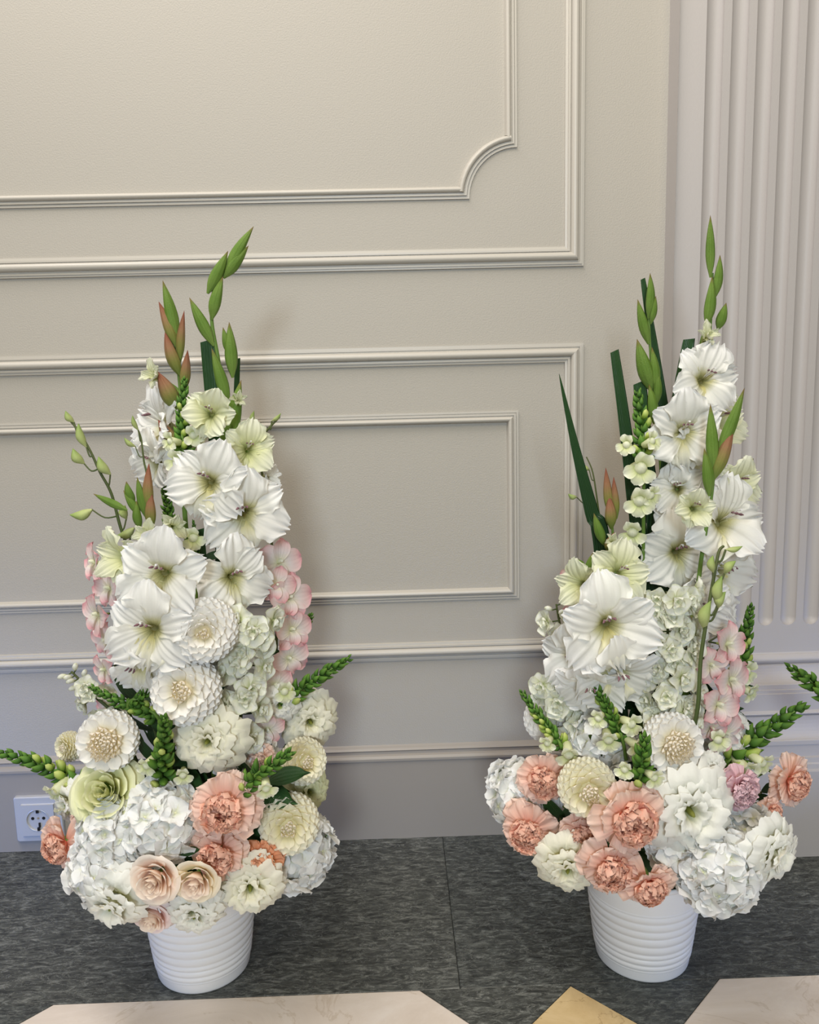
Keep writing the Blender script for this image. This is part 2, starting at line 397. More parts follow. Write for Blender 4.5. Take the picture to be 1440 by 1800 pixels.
M_orch = petal_mat('orchid_petal', [(0, (244, 242, 210)), (.4, (250, 238, 234)), (.75, (250, 214, 212)), (1, (238, 172, 180))], .36, .4, 6)
M_snapw = petal_mat('snapdragon_petal', [(0, (176, 192, 100)), (.35, (228, 232, 182)), (1, (248, 248, 230))], .28, .3, 4)
M_snapb = petal_mat('snapdragon_green_bud', [(0, (50, 84, 30)), (.5, (72, 112, 38)), (1, (108, 146, 56))], .12, .2, 3, rough=.6, jitter=.2)
M_snapy = petal_mat('snapdragon_yellow_bud', [(0, (84, 124, 40)), (.45, (142, 168, 66)), (1, (196, 204, 120))], .15, .2, 3, rough=.4, jitter=.12)
M_stem = petal_mat('green_stem', [(0, (96, 126, 50)), (1, (104, 134, 62))], .05, .2, 3, rough=.5)
M_stemd = petal_mat('olive_stem', [(0, (66, 84, 40)), (1, (92, 98, 60))], .05, .2, 3, rough=.5)
M_budg = petal_mat('green_spathe', [(0, (140, 168, 82)), (.5, (102, 134, 50)), (.85, (112, 138, 58)), (1, (130, 100, 60))], .12, .5, 7, rough=.45, mottle=.03)
M_budr = petal_mat('reddened_spathe', [(0, (128, 152, 72)), (.35, (140, 140, 70)), (.65, (156, 116, 82)), (1, (140, 74, 58))], .12, .5, 7, rough=.45, mottle=.06)
M_orb = petal_mat('orchid_bud_skin', [(0, (190, 196, 134)), (.5, (174, 186, 118)), (1, (138, 164, 84))], .15, .3, 4, rough=.4)
M_leaf = petal_mat('dark_leaf', [(0, (36, 62, 28)), (.5, (34, 66, 30)), (1, (48, 80, 38))], .08, .3, 5, rough=.4, jitter=.2)
M_strap = petal_mat('strap_leaf', [(0, (26, 48, 26)), (.6, (34, 62, 32)), (1, (46, 76, 40))], .06, .4, 16, rough=.35)
M_fil = paint('stamen_purple', (120, 84, 92), .5, 0)
M_fily = paint('pistil_green', (122, 126, 52), .5, 0)
M_anth = paint('dark_eye', (60, 46, 30), .6, 0)

# ------------------------------------------------------------------ petal shapes
def petal(name, mt, L=1, W=.8, a0=0, a1=0, cup=.2, ruf=.05, fr=4, base=.2, wide=.62, tip=.35, n=8, k=9, jag=0, seed=0, twist=0, edge=0, point=0, fold=0, rd=0, pleat=0, frill=0):
    """a petal lying along +Y with its face to +Z: bends from angle a0 to a1 (degrees), cupped, ruffled at the rim."""
    rn = random.Random(seed); mb = MB(); rows = []; uvs = []
    y = z = 0.0; ph = rn.uniform(0, 6); ph2 = rn.uniform(0, 6); fr2 = fr * 1.7 + rn.random()
    for i in range(n + 1):
        u = i / n; a = R_(a0 + (a1 - a0) * u)
        if i: y += cos(a) * L / n; z += sin(a) * L / n
        s = u / wide if u < wide else 1 - (u - wide) / (1 - wide) * (1 - .55)
        if u < wide: hw = base + (1 - base) * sin(PI / 2 * s) ** 1.2
        else: hw = cos((u - wide) / (1 - wide) * PI / 2 * (.78 if not point else .97)) ** .62
        if rd and u >= wide: hw = sqrt(max(0, 1 - .93 * ((u - wide) / (1 - wide)) ** 2.2))
        hw *= W / 2
        row = []; ur = []
        for j in range(k):
            v = -1 + 2 * j / (k - 1)
            back = tip * L * u ** 3 * (v * v) * .5
            jj = (jag * L * (rn.random() - .3) if i == n else 0)
            nz = cup * W * .5 * (v * v) * (0.25 + .75 * u ** .5) - fold * W * abs(v) * u
            nz += ruf * L * (u ** 1.6) * (sin(fr * v * PI / 2 + ph) * (.35 + .65 * abs(v)) + .5 * sin(fr2 * v * PI / 2 + ph2)) + edge * L * u ** 3 * (v * v)
            nz += pleat * L * sin(PI * min(1, u * .62 + .1)) * sin(17 * v + ph + 2 * u) * (.4 + .6 * abs(v))
            av = abs(v)
            if frill:
                sd = 1 if v > 0 else -1
                nz += frill * L * av ** 4 * sin(PI * min(1, u * .97)) ** .6 * sin(15 * u + ph * sd) + frill * .7 * L * u ** 6 * sin(13 * v + ph2)
                jx = 1 + .075 * av ** 4 * sin(19 * u + ph2 * sd)
            else: jx = 1
            x = v * hw * jx; yy = y - back * cos(a) + jj * cos(a) - nz * sin(a); zz = z - back * sin(a) + nz * cos(a) + twist * v * hw * u
            if i in (n - 1, n) and ruf: zz += rn.uniform(-.25, .25) * ruf * L; 
            row.append((x, yy, zz)); ur.append((j / (k - 1), u))
        rows.append(row); uvs.append(ur)
    mb.grid(rows, uvs); return mb.mesh(name, mt)
def wrap(name, mt, r0=.3, r1=.35, h=.6, span=75, roll=.1, ruf=.02, fr=3, tilt=.0, n=8, k=11, seed=0, jag=0):
    """a petal wrapped round the flower's axis (roses, lisianthus): radius r0 at the foot, r1 at mid height, rolling out by `roll`."""
    rn = random.Random(seed); mb = MB(); rows = []; uvs = []; ph = rn.uniform(0, 6); ph2 = rn.uniform(0, 6)
    for i in range(n + 1):
        u = i / n; row = []; ur = []
        for j in range(k):
            v = -1 + 2 * j / (k - 1)
            rr = r0 + (r1 - r0) * sin(PI / 2 * min(1, u * 1.25)) + roll * max(0, (u - .45) / .55) ** 2 + tilt * v * .12
            sp = R_(span) * (.45 + .55 * sin(PI / 2 * min(1, u * 1.6))) * (1 if u < .7 else cos((u - .7) / .3 * 0.75))
            zz = h * (u - .18 * v * v * u * u) - roll * .6 * max(0, (u - .7) / .3) ** 2
            rr += ruf * u ** 2 * (sin(fr * v * PI + ph) + .6 * sin(fr * 2.1 * v * PI + ph2)) + (rn.uniform(-1, 1) * jag if i == n else 0)
            if i == n: zz += rn.uniform(-1, 1) * jag
            a = PI / 2 + v * sp
            row.append((rr * cos(a), rr * sin(a), zz)); ur.append((j / (k - 1), u))
        rows.append(row); uvs.append(ur)
    mb.grid(rows, uvs); return mb.mesh(name, mt)
def pod(name, mt, L=1, W=.3, point=1.0, bend=.08, hook=0, n=9, k=10, blunt=0, pw=.55):
    """a bud: pointed pod along +Z."""
    mb = MB(); rows = []; uvs = []
    for i in range(n + 1):
        u = i / n
        r = (sin(PI * min(1, u * .5 / pw if u < pw else .5 + (u - pw) / (1 - pw) * .5)) ** (.75)) * W / 2
        if u > pw: r = W / 2 * (1 - ((u - pw) / (1 - pw)) ** (1.7 if point else 2.6)) ** (1 if point else .6)
        if i == 0: r = W * .10
        if i == n: r = W * .01
        y = bend * L * sin(PI * u) + hook * L * max(0, u - .6) ** 2 * 4
        rows.append([(r * cos(2 * PI * j / k) * 1.0, y + r * .78 * sin(2 * PI * j / k), u * L) for j in range(k)])
        uvs.append([(j / k, u) for j in range(k)])
    mb.grid(rows, uvs, closed=True); return mb.mesh(name, mt)

# ------------------------------------------------------------------ arrangements: where the depth of each bloom comes from
POT = {'N': (.965, -.33), 'L': (-.2855, -.3040), 'R': (.3330, -.3160)}
def rad_at(z):                            # half width of the arrangement at height z
    pts = [(.05, .17), (.12, .215), (.22, .225), (.32, .195), (.42, .15), (.55, .125), (.7, .10), (.85, .06), (1.1, .03)]
    for (a, ra), (b, rb) in zip(pts, pts[1:]):
        if z <= b: return ra + (rb - ra) * max(0, (z - a) / (b - a))
    return .03
def spot(side, px, py, dd=0.0):
    """point on the outer shell of arrangement `side` seen at (px, py); dd pushes it towards the viewer."""
    cx, cy = POT[side]; p = at(px, py, cy)
    for _ in range(4):
        r = rad_at(p.z); q = (p.x - cx) / r
        off = r * .85 * sqrt(max(0.04, 1 - q * q)) + dd
        p = at(px, py, cy - off)
    return p
def facing(side, p, f):
    cx, cy = POT[side]
    if f is not None: fx, fz = f
    else:
        r = rad_at(p.z); fx = max(-.8, min(.8, (p.x - cx) / r * .75)); fz = max(-.35, min(.45, (p.z - .24) * 1.5 + .1))
        if p.z > .42: fz = .15
    fy = -sqrt(max(.04, 1 - fx * fx - fz * fz))
    return Vector((fx, fy, fz)).normalized()
def core(side, z):
    cx, cy = POT[side]; return Vector((cx, cy, z))
def add_stem(root, p, n, side, rad=.0022, length=.03):
    """stalk from the back of a head into the foam, as a part of the flower (world coordinates turned local)."""
    a = p - n * .004; b = p - n * length; c = core(side, max(.13, min(p.z - .03, .2)))
    c = Vector((c.x + (p.x - c.x) * .15, c.y + (p.y - c.y) * .15, .135))
    pts = [a, b]
    for i in range(1, 6):
        t = i / 5; q = b.lerp(c, t); q -= (n * .03) * sin(PI * t) * .6; pts.append(q)
    inv = root.matrix_world_inv
    mb = MB(); mb.tube([inv @ q for q in pts], rad * root.inv_s, 6)
    link('stem', mb.mesh('stem', M_stem), root.obj)
class Rt:                                  # a thing's root with its inverse transform
    def __init__(s, obj, M, sc): s.obj = obj; s.matrix_world_inv = M.inverted(); s.inv_s = 1 / sc
def head(name, label, cat, group, side, px, py, dpx, f=None, dd=0.0, roll=0.0, p=None):
    p = spot(side, px, py, dd) if p is None else p
    n = facing(side, p, f); R = dpx / 2 * mpp(p)
    M = frame(p, n, roll) @ scl(R)
    o = thing(name, label, cat, group, M)
    return o, Rt(o, M, R), p, n, R

def ring(parent, meshes, cnt, r, elev, z=0, phi0=0, sc=1, jit=.08, name='petal', rn=random):
    for i in range(cnt):
        ph = phi0 + 2 * PI * i / cnt + rn.uniform(-jit, jit)
        M = rot('Z', ph) @ tr(0, r, z) @ rot('X', R_(elev + rn.uniform(-60, 60) * jit)) @ scl(sc * (1 + rn.uniform(-.5, .5) * jit))
        link(name, meshes[(i + int(phi0 * 10)) % len(meshes)], parent, M)

# dahlia --------------------------------------------------------------
def dahlia_set(mt):
    return [petal('dahlia_petal', mt, .44, .40, 0, 12, .34, .012, 3, .55, .55, .10, 8, 9, seed=s, rd=1) for s in range(3)]
DA = {'white': dahlia_set(M_dahlia), 'cream': dahlia_set(M_dahliac)}
DC = [petal('heart_petal', M_dahliab, .26, .22, 10, 55, .8, .0, 3, .6, .6, .2, 6, 7, seed=9, rd=1)]
def dahlia(side, px, py, dpx, label, tint='white', f=None, dd=0, heart=.16, npet=150, ang=112):
    o, rt, p, n, R = head('dahlia', label, 'dahlia', 'pompon dahlias', side, px, py, dpx, f, dd)
    mb = MB(); rows = [[(.42 * sin(PI * i / 8) * cos(2 * PI * j / 12), .42 * sin(PI * i / 8) * sin(2 * PI * j / 12), .42 * cos(PI * i / 8)) for j in range(12)] for i in range(9)]
    mb.grid(rows, closed=True); link('flower_core', mb.mesh('flower_core', M_dahliab if tint == 'white' else M_dahliac), o)
    ca = cos(R_(ang)); ms = DA[tint]
    for i in range(npet):
        th = math.acos(1 - (1 - ca) * (i + .5) / npet); ph = i * 2.39996
        g = min(1, .38 + th * .75)
        lean = min(R_(32), th * .5 + .05)
        M = rot('Z', ph) @ rot('X', -th) @ tr(0, 0, .44) @ rot('X', PI / 2 - lean) @ scl(g, g * (1.0 if th > .4 else 1.1), g)
        # local: petal along +Y tilted up; its face looks to the axis
        M = rot('Z', ph) @ tr(0, .44 * sin(th), .44 * cos(th) * .9) @ rot('X', PI / 2 - th - lean) @ scl(g * .98, g * (1.05 if th > .35 else 1.25), g)
        inner = i < npet * heart
        link('petal', DC[0] if inner else ms[i % 3], o, M)
    add_stem(rt, p, n, side); return o

# carnation -----------------------------------------------------------
def carn_set(a, b):
    return ([petal('outer_petal', b, 1.0, 1.0, 14, -24, .05, .075, 4, .16, .93, .20, 9, 25, jag=.06, seed=s, pleat=.008) for s in range(4)],
            [petal('inner_petal', a, .84, .90, 14, 20, .10, .10, 6, .18, .92, .18, 9, 25, jag=.06, seed=s + 5, pleat=.01) for s in range(4)],
            [petal('heart_petal', a, .64, .80, 0, 24, .2, .15, 8, .25, .92, .1, 9, 25, jag=.07, seed=s + 9, pleat=.015) for s in range(4)])
CA = {'salmon': carn_set(M_salmon, M_salmonp), 'peach': carn_set(M_peach, M_peach), 'mauve': carn_set(M_mauve, M_mauve), 'pale': carn_set(M_salmonp, M_salmonp)}
M_calyx = M_stem
def carnation(side, px, py, dpx, label, tint='salmon', f=None, dd=0, roll=0, seed=1):
    o, rt, p, n, R = head('carnation', label, 'carnation', 'ruffled carnations', side, px, py, dpx, f, dd, roll)
    rn = random.Random(seed); A, B, Hh = CA[tint]
    mb = MB(); mb.tube([(0, 0, -.75), (0, 0, -.6), (0, 0, -.15), (0, 0, 0)], [.08, .20, .24, .16], 10); link('calyx', mb.mesh('calyx', M_calyx), o)
    ring(o, A, 6, .05, 0, -.06, rn.random() * 6, 1, .26, rn=rn)
    ring(o, A, 5, .05, 18, -.03, rn.random() * 6, .92, .3, rn=rn)
    ring(o, B, 7, .06, 32, .0, rn.random() * 6, .92, .18, rn=rn)
    ring(o, B, 7, .06, 46, .0, rn.random() * 6, .86, .22, rn=rn)
    ring(o, Hh, 7, .16, 58, .02, rn.random() * 6, 1.0, .3, rn=rn)
    ring(o, Hh, 6, .12, 72, .04, rn.random() * 6, 1.0, .35, rn=rn)
    ring(o, Hh, 4, .04, 84, .06, rn.random() * 6, 1.0, .4, rn=rn)
    add_stem(rt, p, n, side); return o

# lisianthus ----------------------------------------------------------
def lis_set(mt):
    return ([wrap('outer_petal', mt, .18, .60, .44, 54, .46, .065, 2.6, seed=s, jag=.014, n=9, k=17) for s in range(3)],
            [wrap('middle_petal', mt, .14, .42, .58, 62, .30, .07, 2.6, seed=s + 4, jag=.016, n=9, k=17) for s in range(3)],
            [wrap('inner_petal', mt, .08, .24, .62, 75, .20, .06, 2.4, seed=s + 8, jag=.014, n=9, k=15) for s in range(3)])
LI = {'cream': lis_set(M_lisi), 'white': lis_set(M_lisiw), 'green': lis_set(M_lisig)}
def lisianthus(side, px, py, dpx, label, tint='cream', f=None, dd=0, roll=0, seed=1, wild=0):
    o, rt, p, n, R = head('lisianthus', label, 'lisianthus', 'ruffled lisianthus', side, px, py, dpx, f, dd, roll)
    rn = random.Random(seed); A, B, Hh = LI[tint]
    mb = MB(); mb.tube([(0, 0, -.45), (0, 0, -.25), (0, 0, .06), (0, 0, .14)], [.05, .08, .06, .03], 8); link('pistil', mb.mesh('pistil', M_fily), o)
    for ms, cnt, z, tl, s in ((A, 5, -.30, -24, 1.05), (A, 5, -.28, -10, .96), (B, 5, -.27, -8, 1.04), (B, 4, -.26, 0, .86), (Hh, 4, -.24, -2, 1.05), (Hh, 3, -.22, 6, .8)):
        p0 = rn.random() * 6
        for i in range(cnt):
            M = rot('Z', p0 + 2 * PI * i / cnt + rn.uniform(-.15, .15)) @ tr(0, 0, z) @ rot('X', R_(tl + rn.uniform(-6, 6) * (1 + wild))) @ scl(s * rn.uniform(.94, 1.06))
            link('petal', ms[i % 3], o, M)
    add_stem(rt, p, n, side); return o

# rose ------------------------------------------------------------------
def rose_set(outer, inner):
    S = []
    for i, (r0, r1, h, sp, ro) in enumerate([(.03, .07, .92, 110, .01), (.06, .14, .92, 100, .02), (.10, .22, .92, 88, .04), (.14, .31, .90, 80, .05), (.18, .41, .86, 74, .07), (.24, .52, .80, 66, .12), (.30, .62, .68, 60, .22), (.34, .70, .50, 54, .34)]):
        S.append([wrap('petal', inner if i < 5 else outer, r0, r1, h, sp, ro, .016, 1.5, tilt=.35, seed=i * 3 + q, k=11) for q in range(2)])
    return S
RO = {'blush': rose_set(M_rose, M_rose), 'cream': rose_set(M_rosec, M_rose), 'pink': rose_set(M_rosep, M_rose), 'green': rose_set(M_lisig, M_lisig)}
def rose(side, px, py, dpx, label, tint='blush', f=None, dd=0, roll=0, seed=1, closed=0):
    o, rt, p, n, R = head('rose', label, 'rose', 'roses of the left arrangement', side, px, py, dpx, f, dd, roll)
    rn = random.Random(seed); S = RO[tint]
    for i, ms in enumerate(S[:8 - closed]):
        cnt = 2 if i == 0 else (3 if i < 6 else 5)
        for q in range(cnt):
            M = rot('Z', i * 1.1 + 2 * PI * q / cnt + rn.uniform(-.1, .1)) @ tr(0, 0, -.45) @ rot('X', R_(-2 * i + rn.uniform(-3, 3))) @ scl(1 + .02 * i)
            link('petal', ms[q % 2], o, M)
    for q in range(5):
        link('sepal', SEPAL, o, rot('Z', 2 * PI * q / 5) @ tr(0, .06, -.46) @ rot('X', R_(20)))
    mb = MB(); mb.tube([(0, 0, -.68), (0, 0, -.58), (0, 0, -.45)], [.06, .16, .12], 8); link('hip', mb.mesh('hip', M_calyx), o)
    add_stem(rt, p, n, side); return o
SEPAL = petal('sepal', M_stem, .55, .22, 10, 50, .3, 0, 3, .6, .3, .2, 5, 5, point=1)

# hydrangea -------------------------------------------------------------
def floret_mesh(seed, mt=None, cnt=4, cup=.25, lift=8, eye=True, wdt=.98, L=.58):
    rn = random.Random(seed); mb = MB()
    for q in range(cnt):
        ph = 2 * PI * q / cnt + rn.uniform(-.12, .12); el = R_(lift + rn.uniform(-10, 14)); s = rn.uniform(.9, 1.08)
        rows = []; uvs = []; n, k = 5, 7
        for i in range(n + 1):
            u = i / n; hw = (.22 + .78 * sin(PI / 2 * min(1, u / .55))) if u < .55 else cos((u - .55) / .45 * 1.1) ** .7
            row = []; ur = []
            for j in range(k):
                v = -1 + 2 * j / (k - 1)
                x = v * hw * wdt * .5 * s * .72; y = .03 + L * s * u - .10 * u ** 3 * v * v; z = cup * .3 * v * v * u - .12 * u * u + .02 * sin(5 * v + seed)
                y2 = y * cos(el) - z * sin(el); z2 = y * sin(el) + z * cos(el)
                row.append((x * cos(ph) - y2 * sin(ph), x * sin(ph) + y2 * cos(ph), z2 + .004 * q)); ur.append((j / (k - 1), u))
            rows.append(row); uvs.append(ur)
        mb.grid(rows, uvs)
    if eye:
        mb.cur = 1; mb.tube([(0, 0, -.02), (0, 0, .05)], [.055, .04], 6)
        mb.cur = 2; mb.tube([(0, 0, -.02), (0, 0, -.32)], [.02, .02], 5)
    return mb.mesh('floret', [mt or M_hyd, M_lisig, M_stem])
HY = [floret_mesh(s, cup=c, lift=l) for s, c, l in ((1, .25, 6), (2, .8, 18), (3, -.3, -4), (4, .5, 26))]
def hydrangea(side, px, py, dpx, label, f=None, dd=0, cnt=64, sq=(1, 1, 1), seed=1, back=-.35):
    o, rt, p, n, R = head('hydrangea', label, 'hydrangea', 'mophead hydrangeas', side, px, py, dpx, f, dd)
    rn = random.Random(seed)
    mb = MB(); mb.grid([[(.55 * sq[0] * sin(PI * i / 6) * cos(2 * PI * j / 10), .55 * sq[1] * sin(PI * i / 6) * sin(2 * PI * j / 10), .55 * sq[2] * cos(PI * i / 6)) for j in range(10)] for i in range(7)], closed=True)
    link('flower_core', mb.mesh('flower_core', M_stem), o)
    for i in range(cnt):
        zc = 1 - (1 - back) * (i + .5) / cnt; s = sqrt(max(0, 1 - zc * zc)); a = i * 2.39996 + rn.uniform(-.15, .15)
        d = Vector((s * cos(a), s * sin(a), zc)); rr = rn.uniform(.74, .9)
        q = Vector((d.x * sq[0], d.y * sq[1], d.z * sq[2])) * rr
        dn = (d + Vector((rn.uniform(-.3, .3), rn.uniform(-.3, .3), rn.uniform(-.2, .2)))).normalized()
        M = tr(*q) @ dn.to_track_quat('Z', 'Y').to_matrix().to_4x4() @ rot('Z', rn.uniform(0, 3)) @ scl(rn.uniform(.54, .68))
        link('floret', HY[rn.randrange(4)], o, M)
    add_stem(rt, p, n, side, .003); return o

# gladiolus ---------------------------------------------------------------
def glad_petals(mt, mlip):
    return ([petal('petal', mt, 1.26, 1.12, 62, -14 - 4 * s, .05, .045, 5 + s, .20, .68, .30, 15, 29, seed=s, jag=.030, pleat=.010, frill=.075) for s in range(5)],
            [petal('petal', mt, 1.20, .92, 62, -24 - 5 * s, .07, .05, 5 + s, .20, .66, .30, 15, 27, seed=s + 5, jag=.030, pleat=.011, frill=.075) for s in range(5)],
            [petal('petal', mlip, 1.14, .90, 64, -46 - 6 * s, .05, .07, 6, .22, .68, .28, 15, 27, seed=s + 12, jag=.030, pleat=.014, frill=.09) for s in range(3)])
GL = {'white': glad_petals(M_glad, M_gladlip), 'green': glad_petals(M_gladgreen, M_gladgreen)}
def tube_mesh(name, mt, pts, rad, n=6):
    mb = MB(); mb.tube(pts, rad, n); return mb.mesh(name, mt)
def throat(mt):
    mb = MB(); rows = [[(r * cos(2 * PI * j / 12), r * sin(2 * PI * j / 12), z) for j in range(12)] for r, z in ((.03, -.95), (.07, -.85), (.10, -.65), (.16, -.52), (.22, -.42))]
    mb.grid(rows, [[(j / 12, .02 + i * .04) for j in range(12)] for i in range(5)], closed=True); return mb.mesh('bloom', mt)
THR = {'white': throat(M_glad), 'green': throat(M_gladgreen)}
def stamen_mesh():
    mb = MB()
    for a in (-.35, 0, .35):
        pts = [(.03 * a, .06, -.45), (.10 * a, .16, -.1), (.26 * a, .22, .12), (.4 * a, .20, .28)]; mb.cur = 1; mb.tube(pts[:3], .016, 5)
        mb.cur = 0; mb.tube([pts[2], ((pts[2][0] + pts[3][0]) / 2 + .02, .215, .2), pts[3]], [.018, .036, .014], 5)
    mb.cur = 1; mb.tube([(0, .05, -.45), (0, .2, 0), (.02, .30, .2), (.03, .30, .34)], [.018, .018, .016, .03], 5)
    return mb.mesh('stamens', [M_fil, M_glad])
STA = stamen_mesh()
def glad_bloom(root, P, n, R, tint='white', openn=1.0, roll=0, rn=random):
    M = frame(P, n, roll) @ scl(R)
    b = link('bloom', THR[tint], root, M)
    A, B, Lp = GL[tint]; tilt = (1 - openn) * 55
    for i, (ms, ph, el, sc) in enumerate(((A, 0, 0, 1.06), (A, 122, -2, 1.0), (A, -122, -2, 1.0), (B, 62, 2, 1.0), (B, -62, 2, 1.0), (Lp, 180, 2, 1.0))):
        mm = ms[rn.randrange(len(ms))]
        s2 = sc * (1 if openn > .7 else .95)
        Mx = rot('Z', R_(ph + rn.uniform(-8, 8))) @ tr(0, .08, -.5 - .02 * i) @ rot('X', R_(el + tilt + rn.uniform(-10, 12))) @ rot('Y', R_(rn.uniform(-14, 14))) @ scl(s2 * (1 if openn > .7 else openn + .25), s2, s2)
        link('petal', mm, b, Mx)
    if openn > .55: link('stamens', STA, b)
    return b
PODG = [pod('bud', M_budg, 1, .27, 1, .05, 0, pw=.40, n=11), pod('bud', M_budr, 1, .28, 1, .05, 0, pw=.40, n=11)]
def to_dir(p, d, side_hint=Vector((0, -1, 0))):
    z = d.normalized(); y = (side_hint - z * side_hint.dot(z)).normalized(); x = y.cross(z)
    M = Matrix.Identity(4)
    for i in range(3): M[i][0], M[i][1], M[i][2], M[i][3] = x[i], y[i], z[i], p[i]
    return M
def smooth_path(pts, n=6):
    P = [pts[0]] + list(pts) + [pts[-1]]; out = []
    for i in range(1, len(P) - 2):
        for k in range(n):
            t = k / n; a, b, c, d = P[i - 1], P[i], P[i + 1], P[i + 2]
            out.append(0.5 * ((2 * b) + (c - a) * t + (2 * a - 5 * b + 4 * c - d) * t * t + (3 * b - a - 3 * c + d) * t ** 3))
    out.append(P[-2]); return out
def gladiolus(side, label, stem, buds, blooms, y0=0.0, seed=1):
    """stem: photo points bottom to tip; y0: how far in front of the pot's axis the spike stands."""
    rn = random.Random(seed); cx, cy = POT[side]; Y = cy - y0
    o = thing('gladiolus', label, 'gladiolus', 'gladiolus spikes', tr(cx, cy, .13)); inv = tr(-cx, -cy, -.13)
    pts = [at(px, py, Y) for px, py in stem]
    foot = Vector((cx + (pts[0].x - cx) * .2, cy, .13))
    low = smooth_path([foot, foot.lerp(pts[0], .6) + Vector((0, y0 * -.2, 0))] + pts, 5)
    N = len(low); mb = MB(); mb.tube([inv @ q for q in low], [.0046 * (1 - .72 * i / N) for i in range(N)], 8)
    link('stem', mb.mesh('stem', M_stem), o)
    for bx in buds:                        # (foot x, foot y, tip x, tip y, width px, red)
        x0, y0_, x1, y1, wpx, red = bx
        a = at(x0, y0_, Y - .002); b = at(x1, y1, Y - .010); d = b - a; Lb = d.length
        wd = wpx * mpp(a) / Lb / .30
        link('bud', PODG[red], o, inv @ to_dir(a, d, Vector((rn.uniform(-.6, .6), -1, 0))) @ scl(Lb * wd, Lb * wd, Lb))
    for bl in blooms:                      # (x, y, size px, fx, fz, tint, open, depth)
        px, py, dpx, fx, fz, tint, op, dd = bl
        P = at(px, py, Y - dd - .02) if dd is not None else spot(side, px, py)
        n = Vector((fx, -sqrt(max(.05, 1 - fx * fx - fz * fz)), fz)).normalized()
        R = dpx / 2 * mpp(P) * (1.08 if op > .7 else 1.5)
        bb = glad_bloom(o, inv @ P, n, R, tint, op, rn.uniform(-.4, .4), rn)
        # neck joining the bloom to its stem
        back = P - n * R * .9; k = min(low, key=lambda q: (q - back - Vector((0, 0, -.02))).length)
        mid = back.lerp(k, .5) - n * .006
        if (back - k).length > .004:
            mb = MB(); mb.tube([inv @ q for q in (back, mid, k)], [.0028, .0030, .0034], 6)
            link('bract', mb.mesh('bract', M_budg), o)
    return o

# snapdragon ---------------------------------------------------------------
SNB = [pod('bud', M_snapb, 1, .56, 1, .12, 0, n=7, k=7, pw=.36), pod('bud', M_snapy, 1, .56, 0, .16, 0, n=6, k=7, pw=.55)]
SNC = petal('calyx', M_snapb, .7, .46, 20, 70, .5, 0, 3, .6, .4, .3, 4, 5, point=1)
SNF = [petal('petal', M_snapw, .9, .85, 50, -30, .25, .06, 3, .35, .65, .3, 7, 9, seed=s) for s in range(3)]
def snap_floret(root, M, rn):
    b = link('floret', floret_tube, root, M)
    for ph, el in ((15, 30), (-15, 34), (180, -10), (125, -4), (-125, -4)):
        link('petal', SNF[rn.randrange(3)], b, rot('Z', R_(ph * 1.6 if abs(ph) == 15 else ph)) @ tr(0, .16, .0) @ rot('X', R_(el)) @ scl(.62))
mbx = MB(); mbx.grid([[(r * cos(2 * PI * j / 9), r * sin(2 * PI * j / 9), z) for j in range(9)] for r, z in ((.05, -.9), (.20, -.75), (.24, -.3), (.26, .05), (.12, .18), (.01, .2))],
                     [[(j / 9, .1 + .16 * i) for j in range(9)] for i in range(6)], closed=True)
floret_tube = mbx.mesh('floret', M_snapw)
